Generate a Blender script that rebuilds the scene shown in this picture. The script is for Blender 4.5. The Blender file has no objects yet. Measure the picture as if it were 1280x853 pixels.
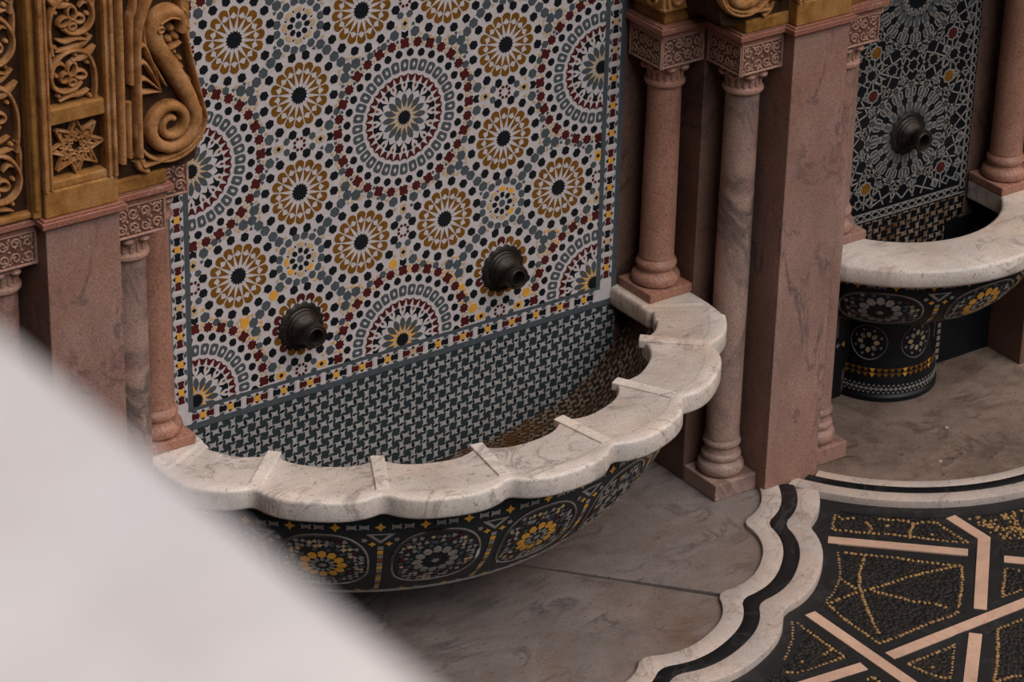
import bpy, math, random
import numpy as np
from mathutils import Vector, Matrix
PI = math.pi
sc = bpy.context.scene
COL = sc.collection
rnd = random.Random(7)
def cosd(a): return math.cos(math.radians(a))
def sind(a): return math.sin(math.radians(a))

# ------------------------------------------------------------------ materials
def S(r, g, b):                     # sRGB 0..255 -> linear
    f = lambda c: (c/255/12.92) if c/255 <= .04045 else ((c/255+.055)/1.055)**2.4
    return (f(r), f(g), f(b), 1)
class NT:
    def __init__(s, name):
        s.m = bpy.data.materials.new(name); s.m.use_nodes = True
        s.t = s.m.node_tree; s.t.nodes.clear()
        s.o = s.t.nodes.new('ShaderNodeOutputMaterial'); s.b = s.t.nodes.new('ShaderNodeBsdfPrincipled')
        s.t.links.new(s.b.outputs[0], s.o.inputs[0])
        s.tc = s.t.nodes.new('ShaderNodeTexCoord').outputs['Object']
    def n(s, ty, **k):
        x = s.t.nodes.new(ty)
        for a, v in k.items(): setattr(x, a, v)
        return x
    def l(s, a, b): s.t.links.new(a, b)
    def noise(s, scale, detail=4, rough=.6, vec=None, dist=0):
        x = s.n('ShaderNodeTexNoise'); x.inputs['Scale'].default_value = scale
        x.inputs['Detail'].default_value = detail; x.inputs['Roughness'].default_value = rough
        x.inputs['Distortion'].default_value = dist
        s.l(vec or s.tc, x.inputs['Vector']); return x.outputs['Fac']
    def stretch(s, sx, sy, sz, rot=(0, 0, 0)):
        x = s.n('ShaderNodeMapping'); x.inputs['Scale'].default_value = (sx, sy, sz)
        x.inputs['Rotation'].default_value = rot
        s.l(s.tc, x.inputs['Vector']); return x.outputs[0]
    def ramp(s, fac, stops):
        x = s.n('ShaderNodeValToRGB'); e = x.color_ramp.elements
        while len(e) < len(stops): e.new(.5)
        for i, (p, c) in enumerate(stops): e[i].position = p; e[i].color = c
        s.l(fac, x.inputs[0]); return x.outputs[0]
    def mix(s, fac, a, b, mode='MIX'):
        x = s.n('ShaderNodeMix', data_type='RGBA', blend_type=mode)
        for inp, v in ((x.inputs[0], fac), (x.inputs[6], a), (x.inputs[7], b)):
            if hasattr(v, 'is_linked') or hasattr(v, 'links'): s.l(v, inp)
            else: inp.default_value = v
        return x.outputs[2]
    def bump(s, h, strength=.3, dist=.002, prev=None):
        x = s.n('ShaderNodeBump'); x.inputs['Strength'].default_value = strength
        x.inputs['Distance'].default_value = dist; s.l(h, x.inputs['Height'])
        if prev: s.l(prev, x.inputs['Normal'])
        s.l(x.outputs[0], s.b.inputs['Normal']); return x.outputs[0]
    def fin(s, col, rough=.5, spec=.4, metal=0):
        if hasattr(col, 'links'): s.l(col, s.b.inputs['Base Color'])
        else: s.b.inputs['Base Color'].default_value = col
        if hasattr(rough, 'links'): s.l(rough, s.b.inputs['Roughness'])
        else: s.b.inputs['Roughness'].default_value = rough
        s.b.inputs['Specular IOR Level'].default_value = spec; s.b.inputs['Metallic'].default_value = metal
        return s.m
W0 = (0, 0, 0, 1); W1 = (1, 1, 1, 1)
def tile(name, rgb, var=.25, rough=.42, dirt=0):
    t = NT(name)
    c = S(*rgb); d = tuple(v*(1-var) for v in c[:3])+(1,)
    col = t.ramp(t.noise(38, 3), [(.3, d), (.7, c)])
    if dirt:
        msk = t.ramp(t.noise(7, 6, .7), [(.42, W0), (.62, W1)])
        col = t.mix(msk, col, S(86, 56, 28))
    t.bump(t.noise(140, 2), .15, .0006)
    return t.fin(col, rough, .22)
def marble(name, base, vein, spot, vein_s=2.2, spot_amt=1, rough=.38, stain=None, veinw=.03, st=(1, 1, 1), grain=.12, rot=(0, 0, 0)):
    t = NT(name); v = t.stretch(*st, rot=rot)
    cb = S(*base); cd = tuple(x*.66 for x in cb[:3])+(1,)
    col = t.ramp(t.noise(3.1, 8, .68, v), [(.32, cd), (.62, cb)])
    n1 = t.noise(vein_s, 9, .62, v, 1.1)
    a = t.n('ShaderNodeMath', operation='SUBTRACT'); t.l(n1, a.inputs[0]); a.inputs[1].default_value = .5
    b = t.n('ShaderNodeMath', operation='ABSOLUTE'); t.l(a.outputs[0], b.inputs[0])
    vm = t.ramp(b.outputs[0], [(0, (.75, .75, .75, 1)), (veinw, W0)])
    n2 = t.ramp(t.noise(vein_s*1.7, 3, .5, v), [(.42, W0), (.56, W1)])
    vm2 = t.mix(W1[0], vm, n2, 'MULTIPLY')
    col = t.mix(vm2, col, S(*vein))
    if stain:
        sm = t.ramp(t.noise(1.5, 7, .72), [(.46, W0), (.7, (.85, .85, .85, 1))])
        col = t.mix(sm, col, S(*stain))
    sm = t.ramp(t.noise(34, 5, .85, v), [(.585, W0), (.635, (spot_amt,)*3+(1,))])
    col = t.mix(sm, col, S(*spot))
    bl = t.ramp(t.noise(2.6, 5, .7), [(.52, W0), (.72, (.55, .55, .55, 1))])
    col = t.mix(bl, col, tuple(c*k for c, k in zip(cb[:3], (.72, .80, .86)))+(1,))
    g = t.ramp(t.noise(160, 2, .5), [(.3, (1-grain*2,)*3+(1,)), (.7, W1)])
    col = t.mix(1.0, col, g, 'MULTIPLY')
    t.bump(t.noise(60, 5, .7), .2, .001)
    return t.fin(col, rough, .3)
M = {}
M['white'] = tile('glazed_white', (200, 186, 183), .16)
M['slate'] = tile('glazed_slate_grey', (80, 84, 87), .25)
M['black'] = tile('glazed_black', (24, 26, 30), .2)
M['ochre'] = tile('glazed_ochre', (128, 82, 26), .35)
M['red'] = tile('glazed_dark_red', (84, 30, 28), .35)
M['yellow'] = tile('glazed_yellow', (226, 160, 62), .2)
M['tan'] = tile('glazed_tan', (196, 164, 124), .2)
M['bone'] = tile('unglazed_bone_white', (168, 160, 156), .3)
M['bone_dirty'] = tile('stained_bone_white', (150, 128, 112), .35, dirt=1)
M['grout'] = tile('dark_slate_ground', (48, 56, 58), .3)
M['dim'] = tile('dull_cream_tile', (150, 140, 132), .3)  # cream set darker and greyer than the glazed white
M['deep'] = tile('dark_ground', (18, 20, 24), .3)
M['outer_ground'] = tile('dark_blue_grey_ground', (34, 39, 43), .3)
M['grime'] = tile('grimy_ground', (50, 42, 34), .4, dirt=1)
M['rim'] = marble('rim_marble', (236, 218, 206), (146, 132, 128), (120, 104, 96), 2.6, .8, .36, (212, 180, 156), .035, (1, 1.7, 1))
M['slab'] = marble('floor_marble', (144, 128, 121), (84, 76, 75), (62, 50, 46), 2.0, .9, .5, (112, 88, 72), .045, (1, 2.0, 1), .16, (0, 0, .5))
M['slab2'] = marble('stained_floor_marble', (150, 126, 112), (84, 66, 56), (50, 36, 30), 2.4, .95, .5, (56, 38, 28), .06, (1, 1.5, 1), .18, (0, 0, .4))
M['curb'] = marble('curb_marble', (202, 184, 174), (152, 122, 106), (104, 82, 70), 3, .6, .42, (196, 166, 146), .02)
M['curbblack'] = marble('black_marble', (26, 25, 27), (60, 58, 58), (14, 14, 14), 3, .3, .35)
M['pink'] = marble('pink_marble', (176, 136, 122), (90, 78, 80), (136, 88, 72), 2.0, .7, .45, (164, 110, 88), .02, (1.4, 1.4, .7), .2)
M['pinkwarm'] = marble('warm_pink_marble', (190, 136, 114), (120, 82, 72), (128, 84, 68), 2.3, .8, .45, (172, 112, 86), .02, (1.4, 1.4, .7), .22)
M['pinkgrey'] = marble('grey_pink_marble', (188, 152, 136), (62, 58, 62), (132, 104, 94), 1.9, .7, .45, (162, 122, 108), .06, (1.2, 1.2, 1), .2)
M['core'] = marble('brown_pink_marble', (126, 92, 78), (48, 44, 46), (100, 76, 70), 2.2, .6, .5, (112, 82, 74), .03, (1, 1, .8), .2)
M['moulding'] = marble('red_brown_stone', (176, 116, 96), (214, 176, 160), (134, 78, 62), 3, .7, .55, (152, 90, 70), .01, grain=.2)
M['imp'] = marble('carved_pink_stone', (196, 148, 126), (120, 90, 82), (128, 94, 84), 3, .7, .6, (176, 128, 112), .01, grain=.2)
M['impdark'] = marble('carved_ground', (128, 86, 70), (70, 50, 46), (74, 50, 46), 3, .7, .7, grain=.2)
M['white_stone'] = marble('coping_marble', (234, 224, 224), (208, 201, 200), (206, 198, 197), 5, .35, .55, grain=.05)
M['strip'] = marble('peach_marble', (214, 172, 148), (190, 144, 122), (196, 150, 126), 4, .5, .45, grain=.1)
def stucco(name, a, b, c, sc_=9):
    t = NT(name)
    col = t.ramp(t.noise(sc_, 7, .7), [(.3, S(*c)), (.5, S(*a)), (.68, S(*b))])
    g = t.ramp(t.noise(220, 2), [(.3, (.62, .6, .58, 1)), (.7, W1)])
    col = t.mix(1.0, col, g, 'MULTIPLY')
    sp = t.ramp(t.noise(30, 5, .8), [(.62, W0), (.72, (.8, .8, .8, 1))])
    col = t.mix(sp, col, S(62, 36, 18))
    t.bump(t.noise(90, 6, .7), .5, .003)
    return t.fin(col, .75, .15)
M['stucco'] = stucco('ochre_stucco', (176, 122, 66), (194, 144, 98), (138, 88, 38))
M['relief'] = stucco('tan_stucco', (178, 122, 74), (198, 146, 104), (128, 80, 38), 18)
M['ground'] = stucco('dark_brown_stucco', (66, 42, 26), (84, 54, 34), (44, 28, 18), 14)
M['amber'] = stucco('amber_stucco', (158, 108, 52), (176, 126, 72), (108, 68, 30), 12)
t = NT('aged_bronze')
col = t.ramp(t.noise(26, 6, .7), [(.3, S(34, 30, 28)), (.55, S(60, 52, 46)), (.75, S(96, 80, 62))])
t.bump(t.noise(90, 5), .5, .002); M['bronze'] = t.fin(col, .48, .5, .75)
t = NT('black_pebbles')
v = t.n('ShaderNodeTexVoronoi'); v.inputs['Scale'].default_value = 75; t.l(t.tc, v.inputs['Vector'])
col = t.ramp(v.outputs['Distance'], [(.1, S(44, 38, 34)), (.6, S(14, 12, 12))])
brown = t.ramp(t.noise(16, 5, .7), [(.54, W0), (.74, (.4, .4, .4, 1))])
col = t.mix(brown, col, S(74, 48, 26))
iv = t.n('ShaderNodeMath', operation='SUBTRACT'); iv.inputs[0].default_value = 1; t.l(v.outputs['Distance'], iv.inputs[1])
t.bump(iv.outputs[0], .9, .006); M['pebble_ground'] = t.fin(col, .55, .3)
M['pebble'] = tile('tan_pebble', (172, 130, 82), .6, .5)
M['band'] = marble('charcoal_stone', (36, 34, 35), (56, 53, 53), (22, 20, 20), 4, .6, .5, grain=.2)

# ------------------------------------------------------------------ helpers
def put(o, parent=None):
    COL.objects.link(o)
    if parent: o.parent = parent; o.matrix_parent_inverse = parent.matrix_world.inverted()
    return o
def tag(o, label=None, cat=None, group=None, kind=None):
    if label: o['label'] = label
    if cat: o['category'] = cat
    if group: o['group'] = group
    if kind: o['kind'] = kind
    elif label: o['kind'] = 'thing'
    return o
def empty(name, loc, label, cat, group=None):
    o = bpy.data.objects.new(name, None); o.location = loc; o.empty_display_size = .05; put(o)
    bpy.context.view_layer.update()
    return tag(o, label, cat, group)
def wloc(o):
    p = Vector((0, 0, 0))
    while o: p += o.location; o = o.parent
    return p
class MB:
    def __init__(s): s.v = []; s.f = []; s.m = []; s.names = []
    def mi(s, name):
        if name not in s.names: s.names.append(name)
        return s.names.index(name)
    def add(s, vs, fs, mat=None):
        b = len(s.v); s.v += [tuple(x) for x in vs]
        k = s.mi(mat) if mat else 0
        for f in fs: s.f.append(tuple(b+i for i in f)); s.m.append(k)
    def box(s, x0, x1, y0, y1, z0, z1, mat=None):
        vs = [(x, y, z) for z in (z0, z1) for y in (y0, y1) for x in (x0, x1)]
        s.add(vs, [(0, 2, 3, 1), (4, 5, 7, 6), (0, 1, 5, 4), (2, 6, 7, 3), (0, 4, 6, 2), (1, 3, 7, 5)], mat)
    def grid(s, P, mat=None, cu=False, cv=False):
        n = len(P); m = len(P[0]); vs = [p for r in P for p in r]; fs = []
        for i in range(n if cu else n-1):
            for j in range(m if cv else m-1):
                a = i*m+j; b = i*m+(j+1) % m; c = ((i+1) % n)*m+(j+1) % m; d = ((i+1) % n)*m+j
                fs.append((a, b, c, d))
        s.add(vs, fs, mat)
    def lathe(s, prof, c, seg=40, mat=None):
        P = [[(c[0]+r*math.cos(2*PI*k/seg), c[1]+r*math.sin(2*PI*k/seg), c[2]+z) for k in range(seg)] for r, z in prof]
        P = [list(x) for x in zip(*P)]
        s.grid(P, mat, cu=True)
        n = len(prof)
        if prof[0][0] > 1e-4: s.add([p[0] for p in P], [tuple(range(seg))[::-1]], mat)
        if prof[-1][0] > 1e-4: s.add([p[-1] for p in P], [tuple(range(seg))], mat)
    def prism(s, poly, z0, z1, mat=None):
        n = len(poly); vs = [(x, y, z0) for x, y in poly]+[(x, y, z1) for x, y in poly]
        s.add(vs, [tuple(range(n))[::-1], tuple(range(n, 2*n))]+[(i, (i+1) % n, n+(i+1) % n, n+i) for i in range(n)], mat)
    def relief(s, pts, w, h, fm, mat=None, taper=0, closed=False):
        """raised rounded strand on a face; fm(u,v,h) -> xyz"""
        n = len(pts); P = []
        for i, (x, y) in enumerate(pts):
            if closed: a = pts[i-1]; b = pts[(i+1) % n]
            else: a = pts[max(i-1, 0)]; b = pts[min(i+1, n-1)]
            dx, dy = b[0]-a[0], b[1]-a[1]; L = math.hypot(dx, dy) or 1; nx, ny = -dy/L, dx/L
            k = 1
            if taper and not closed: k = 1-taper*abs(2*i/(n-1)-1)**2 if taper < 0.999 else max(.15, 1-i/(n-1)*.85)
            P.append([fm(x+nx*w*k*q, y+ny*w*k*q, h*hh) for q, hh in ((1, 0), (.9, .55), (.5, .93), (0, 1), (-.5, .93), (-.9, .55), (-1, 0))])
        s.grid(P, mat, cu=closed)
        if not closed:
            s.add(P[0], [tuple(range(7))], mat); s.add(P[-1], [tuple(range(7))[::-1]], mat)
    def blob(s, c, rx, ry, rz, fm=None, mat=None, nu=8, nv=4, rot=0):
        P = []
        for i in range(nu):
            a = 2*PI*i/nu; row = []
            for j in range(nv+1):
                b = PI/2*j/nv
                x, y, z = rx*math.cos(a)*math.cos(b), ry*math.sin(a)*math.cos(b), rz*math.sin(b)
                x, y = x*math.cos(rot)-y*math.sin(rot), x*math.sin(rot)+y*math.cos(rot)
                row.append(fm(c[0]+x, c[1]+y, z) if fm else (c[0]+x, c[1]+y, c[2]+z))
            P.append(row)
        s.grid(P, mat, cu=True)
    def build(s, name, mat=None, parent=None, smooth=False, bevel=0, seg=2, angle=35, solid=False):
        me = bpy.data.meshes.new(name); me.from_pydata(s.v, [], s.f)
        if s.names and not mat:
            for n in s.names: me.materials.append(M[n])
            me.polygons.foreach_set('material_index', s.m)
        else: me.materials.append(M[mat])
        me.validate(); me.update()
        o = bpy.data.objects.new(name, me)
        if parent:
            me.transform(Matrix.Translation(-wloc(parent))); put(o); o.parent = parent
        else: put(o)
        if smooth:
            import bmesh
            bm = bmesh.new(); bm.from_mesh(me)
            bmesh.ops.remove_doubles(bm, verts=bm.verts, dist=1e-6)
            bmesh.ops.recalc_face_normals(bm, faces=bm.faces)
            for f in bm.faces: f.smooth = True
            for e in bm.edges:
                if len(e.link_faces) == 2 and e.calc_face_angle(0) > math.radians(angle): e.smooth = False
            bm.to_mesh(me); bm.free()
        if bevel:
            b = o.modifiers.new('bevel', 'BEVEL'); b.width = bevel; b.segments = seg; b.limit_method = 'ANGLE'
            b.angle_limit = math.radians(40)
        return o
def origin_to(o, p):
    o.data.transform(Matrix.Translation(-Vector(p))); o.location = p; return o

# tesserae -----------------------------------------------------------
def clip(poly, x0, x1, y0, y1):
    for ax, lim, sg in ((0, x0, 1), (0, x1, -1), (1, y0, 1), (1, y1, -1)):
        out = []
        for i in range(len(poly)):
            a, b = poly[i-1], poly[i]
            ia, ib = (a[ax]-lim)*sg >= 0, (b[ax]-lim)*sg >= 0
            if ia != ib:
                t_ = (lim-a[ax])/(b[ax]-a[ax]); out.append((a[0]+t_*(b[0]-a[0]), a[1]+t_*(b[1]-a[1])))
            if ib: out.append(b)
        poly = out
        if len(poly) < 3: return None
    return poly
class Tess:
    def __init__(s, fm, rect=None, H=.0012): s.fm = fm; s.rect = rect; s.H = H; s.mb = MB(); s.n = 0
    def add(s, poly, mat, h=1):
        if s.rect:
            poly = clip(poly, *s.rect)
            if not poly: return
        ar = sum(poly[i-1][0]*poly[i][1]-poly[i][0]*poly[i-1][1] for i in range(len(poly)))
        if abs(ar) < 1e-7: return
        if ar < 0: poly = poly[::-1]
        n = len(poly); s.n += 1
        vs = [s.fm(u, v, 0) for u, v in poly]+[s.fm(u, v, s.H*h) for u, v in poly]
        if any(p is None for p in vs): return
        s.mb.add(vs, [tuple(range(n, 2*n))]+[(i, (i+1) % n, n+(i+1) % n, n+i) for i in range(n)], mat)
def loc(c, a, pts):
    ca, sa = math.cos(a), math.sin(a)
    return [(c[0]+x*ca-y*sa, c[1]+x*sa+y*ca) for x, y in pts]
def pol(c, pts):     # (r, angle)
    return [(c[0]+r*math.cos(a), c[1]+r*math.sin(a)) for r, a in pts]
def hexa(c, a, l, w, j=.07):
    q = [(l, 0), (l*.55, w), (-l*.55, w), (-l, 0), (-l*.55, -w), (l*.55, -w)]
    q = [(x*(1+rnd.uniform(-j, j)), y*(1+rnd.uniform(-j, j))) for x, y in q]
    return loc(c, a+rnd.uniform(-.08, .08), q)
def star(c, r, n, k=.62, a0=0): return pol(c, [(r if i % 2 == 0 else r*k, a0+PI*i/n) for i in range(2*n)])
def ochre_rosette(T, c, boss=False):
    n = 16; D = 2*PI/n; oc = 'ochre'
    for i in range(n):
        a = i*D; q = D
        if not boss: T.add(pol(c, [(.037, a), (.077, a-.43*q), (.069, a), (.077, a+.43*q)]), oc)
        col_ = oc if not boss else rnd.choice(['ochre', 'red', 'ochre'])
        T.add(pol(c, [(.079, a-.43*q), (.101, a-.42*q), (.109, a-.22*q), (.111, a), (.109, a+.22*q), (.101, a+.42*q), (.079, a+.43*q), (.093, a)]), col_)
        T.add(hexa(pol(c, [(.1325, a+.5*D)])[0], a+.5*D, .0165, .0140), 'black')
    T.add(star(c, .031, 16, .80), 'black')
def big_rosette(T, c, yel=False):
    D = 2*PI/16
    T.add(star(c, .0265, 16, .78), 'black', 1.3)
    for i in range(16):
        a = i*D
        T.add(pol(c, [(.034, a), (.060, a-.47*D), (.076, a-.26*D), (.084, a), (.076, a+.26*D), (.060, a+.47*D)]), 'slate')
        b = a+D/2
        T.add(pol(c, [(.024, b-.34*D), (.046, b-.16*D), (.066, b), (.046, b+.16*D), (.024, b+.34*D)]), 'yellow' if yel and i % 3 else ('tan' if i % 2 else 'yellow' if yel else 'tan'), 1.15)
        # dark forked piece
        T.add(pol(c, [(.119, b-.24*D), (.122, b), (.119, b+.24*D), (.106, b+.20*D), (.088, b+.42*D), (.099, b+.06*D), (.099, b-.06*D), (.088, b-.42*D), (.106, b-.20*D)]), 'black')
        T.add(pol(c, [(.113, a-.10*D), (.121, a), (.113, a+.10*D), (.105, a)]), 'ochre' if i % 2 else 'red')
    E_ = 2*PI/32
    for i in range(32):
        a = i*E_; b = a+E_/2
        T.add(pol(c, [(.125, a-.20*E_), (.150, a-.49*E_), (.144, a), (.150, a+.49*E_), (.125, a+.20*E_)]), 'red')
        T.add(pol(c, [(.161, a-.3*E_), (.166, a-.42*E_), (.194, a-.40*E_), (.200, a-.2*E_), (.200, a+.2*E_), (.194, a+.40*E_), (.166, a+.42*E_), (.161, a+.3*E_)]), 'slate')
        T.add(pol(c, [(.171, a), (.181, a-.16*E_), (.191, a), (.181, a+.16*E_)]), 'white', 1.6)
        T.add(pol(c, [(.207, b), (.214, b-.29*E_), (.225, b-.31*E_), (.235, b-.10*E_), (.235, b+.10*E_), (.225, b+.31*E_), (.214, b+.29*E_)]), 'black')
        p = pol(c, [(.2555, a)])[0]
        if i % 2: T.add(star(p, .0190, 8, .76, a), 'red')
        else:
            T.add(loc(p, a, [(.018, -.004), (.014, .005), (.018, .014), (.007, .018), (.001, .014), (-.014, .016), (-.018, .004), (-.014, -.005), (-.018, -.014), (-.007, -.018), (-.001, -.014), (.014, -.016)]), 'red')
def square_star(T, c, warm):
    D = 2*PI/8
    T.add(star(c, .014, 8, .8), 'slate')
    for i in range(8):
        a = i*D
        T.add(hexa(pol(c, [(.031, a)])[0], a, .0115, .0085), 'black')
        m = ('yellow' if (warm and rnd.random() < .5) else 'tan')
        T.add(pol(c, [(.047, a), (.043, a-.34*D), (.058, a-.30*D), (.062, a), (.058, a+.30*D), (.043, a+.34*D)]), m)
        T.add(pol(c, [(.046, a+.5*D), (.051, a+.42*D), (.057, a+.5*D), (.051, a+.58*D)]), 'black')
    for i in range(16):
        a = (i+.5)*D/2
        T.add(hexa(pol(c, [(.081, a)])[0], a, .0145 if i % 2 else .013, .013), 'slate')
def red_flower(T, c, dirs):
    for i in range(8):
        a = i*PI/4+PI/8
        T.add(pol(c, [(.015, a-.28), (.023, a-.25), (.025, a), (.023, a+.25), (.015, a+.28)]), 'red')
    for d in dirs:
        ux, uy = math.cos(d), math.sin(d)
        q = lambda s_, t_: (c[0]+ux*s_-uy*t_, c[1]+uy*s_+ux*t_)
        T.add(hexa(q(.048, .018), d+.4, .0125, .0115), 'slate'); T.add(hexa(q(.048, -.018), d-.4, .0125, .0115), 'slate')
        T.add(loc(q(.078, 0), d, [(.009, 0), (0, .009), (-.009, 0), (0, -.009)]), 'black')
        w = 'yellow' if (c[1] < -.5 or rnd.random() < .1) else 'tan'
        T.add(loc(q(.0665, 0), d, [(.008, 0), (.014, .012), (-.003, .011), (-.007, 0), (-.003, -.011), (.014, -.012)]), w, .8)
        T.add(loc(q(.091, 0), d, [(-.008, 0), (-.013, .012), (.003, .011), (.007, 0), (.003, -.011), (-.013, -.012)]), w, .8)
        T.add(loc(q(.114, 0), d, [(.015, 0), (.007, .013), (-.012, .013), (-.006, 0), (-.012, -.013), (.007, -.013)]), 'black')
# field of small pieces that fills one lattice cell (p4m), found greedily
LS = .8; LA = .5*math.tan(PI/8)*LS
def field_cell():
    items = []
    def it(x, y, r): items.append((x, y, r))
    for sx in (-1, 1):
        for sy in (-1, 1):
            for (a, b) in ((.4, LA), (LA, .4)):
                for ox in (0, .8):
                    for oy in (0, .8):
                        it(sx*a+ox, sy*b+oy, .149)
    for ox in (0, .8):
        for oy in (0, .8): it(ox, oy, .241)
    for i in range(32):
        for ox in (0, .8):
            for oy in (0, .8): it(ox+.2555*math.cos(i*PI/16), oy+.2555*math.sin(i*PI/16), .0165)
    it(.4, .4, .096)
    for sgn in (1, -1):
        for d in (0, .025, .05, .075, .1, .118):
            it(.4+sgn*d, 0, .023 if d else .026); it(0, .4+sgn*d, .023 if d else .026)
            it(.4+sgn*d, .8, .023); it(.8, .4+sgn*d, .023)
    it(.4, 0, .026); out = []
    cand = [(x, y) for x in np.arange(0, .4001, .004) for y in np.arange(0, .4001, .004) if y <= x+1e-9]
    # big ring of grey pieces first
    ring = [(.2945*math.cos(a), .2945*math.sin(a)) for a in [PI/32*(2*i+1) for i in range(4)]]
    queue = list(ring)
    def imgs(x, y):
        q = []
        for a, b in ((x, y), (y, x)):
            for sx in (1, -1):
                for sy in (1, -1):
                    for ox in (0, .8):
                        for oy in (0, .8):
                            p = (sx*a+ox, sy*b+oy)
                            if -.15 < p[0] < .95 and -.15 < p[1] < .95 and all(math.hypot(p[0]-z[0], p[1]-z[1]) > .004 for z in q): q.append(p)
        return q
    def clear(x, y):
        A = np.array(items); return float((np.hypot(A[:, 0]-x, A[:, 1]-y)-A[:, 2]).min())
    def selfok(x, y, r):
        q = imgs(x, y); b = min([math.hypot(x-z[0], y-z[1]) for z in q if math.hypot(x-z[0], y-z[1]) > .004] or [1])
        return b > 2*r+.002
    for x, y in ring:
        if clear(x, y) > .0115:
            out.append((x, y, .0180))
            for p in imgs(x, y): it(p[0], p[1], .0165)
    C_ = np.array(cand)
    for dmin, rself, ritem, rr in ((.0170, .0166, .0168, .0172), (.0122, .0125, .0128, .0128)):
        for _ in range(70):
            A = np.array(items)
            d = (np.hypot(C_[:, 0][:, None]-A[:, 0], C_[:, 1][:, None]-A[:, 1])-A[:, 2]).min(1)
            best = None
            for i in np.argsort(np.abs(d-dmin-.001)):     # pack tightly: closest to touching
                if d[i] >= dmin and selfok(C_[i][0], C_[i][1], rself): best = i; break
            if best is None: break
            x, y = C_[best]; out.append((x, y, rr))
            for p in imgs(x, y): it(p[0], p[1], ritem)
    # tiny accents
    acc = []
    for _ in range(26):
        A = np.array(items); d = (np.hypot(C_[:, 0][:, None]-A[:, 0], C_[:, 1][:, None]-A[:, 1])-A[:, 2]).min(1)
        i = int(np.argmax(d))
        if d[i] < .0055: break
        x, y = C_[i]; acc.append((x, y, .006))
        for p in imgs(x, y): it(p[0], p[1], .006)
    return out, acc
ZC = 1.017
def zellige_field(T, rect):
    x0, x1, y0, y1 = rect
    near = lambda p, r: x0-r < p[0] < x1+r and y0-r < p[1] < y1+r
    bosses = [(-.4, -.8+LA), (.4, -.8+LA)]
    cells = [(i, j) for i in range(-2, 3) for j in range(-2, 3)]
    out, acc = field_cell(); ros = []
    for i, j in cells:
        c = (i*LS, j*LS)
        if near(c, .28): big_rosette(T, c, c[1] < -.4)
        for q in ((.4, LA), (.4, -LA), (LA, .4), (-LA, .4)):
            p = (c[0]+q[0], c[1]+q[1]); ros.append(p)
            if near(p, .15): ochre_rosette(T, p, any(math.hypot(p[0]-b[0], p[1]-b[1]) < .02 for b in bosses))
        p = (c[0]+.4, c[1]+.4)
        if near(p, .1): square_star(T, p, p[1] < 0)
        for p, ds in (((c[0]+.4, c[1]), (0, PI)), ((c[0], c[1]+.4), (PI/2, -PI/2))):
            if near(p, .13): red_flower(T, p, ds)
    R_ = np.array(ros); done = set()
    for k, (x, y, r) in enumerate(out+acc):
        isacc = k >= len(out)
        for i, j in cells:
            for a, b in ((x, y), (y, x)):
                for sx in (1, -1):
                    for sy in (1, -1):
                        p = (i*LS+sx*a, j*LS+sy*b); key = (round(p[0]/.004), round(p[1]/.004))
                        if not near(p, .02): continue
                        if any((key[0]+q, key[1]+w) in done for q in (-1, 0, 1) for w in (-1, 0, 1)): continue
                        done.add(key)
                        d = np.hypot(R_[:, 0]-p[0], R_[:, 1]-p[1]); m = int(d.argmin())
                        an = math.atan2(p[1]-ros[m][1], p[0]-ros[m][0])
                        if isacc:
                            mt = 'tan' if rnd.random() < .75 else ('yellow' if p[1] < -.35 else 'slate')
                            T.add(loc(p, an, [(.008, 0), (-.002, .007), (-.006, 0), (-.002, -.007)]), mt)
                        else:
                            mt = 'black' if d[m] < .163 else ('slate' if rnd.random() < .93 else ('yellow' if p[1] < -.45 else 'slate'))
                            T.add(hexa(p, an, r*1.05, r*.90), mt)
def bones(T, u0, u1, v0, v1, p=.0475, mat='bone', lens='deep'):
    for i in range(int(math.floor(u0/p)), int(math.ceil(u1/p))+1):
        for j in range(int(math.floor(v0/p)), int(math.ceil(v1/p))+1):
            c = (i*p, j*p)
            if not (u0-.02 < c[0] < u1+.02 and v0-.02 < c[1] < v1+.02): continue
            vert = (i+j) % 2 == 0                 # vertical bones above & below
            a = PI/2 if vert else 0
            for s_ in (1, -1):
                q = (c[0]+(0 if vert else s_*.0178), c[1]+(s_*.0165 if vert else 0))
                j_ = lambda: 1+rnd.uniform(-.08, .08)
                L, w, m_ = .0146*j_(), .0118*j_(), .0074*j_()
                T.add(loc(q, a+rnd.uniform(-.06, .06), [(L*.80, w), (L*.25, m_), (-L*.45, m_), (-L*1.08, w*.92), (-L*.72, 0), (-L*.80, -w), (-L*.25, -m_), (L*.45, -m_), (L*1.08, -w*.92), (L*.72, 0)]), mat)
            T.add(loc(c, 0 if vert else PI/2, [(.0075, 0), (0, .0035), (-.0075, 0), (0, -.0035)]), lens)
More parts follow.
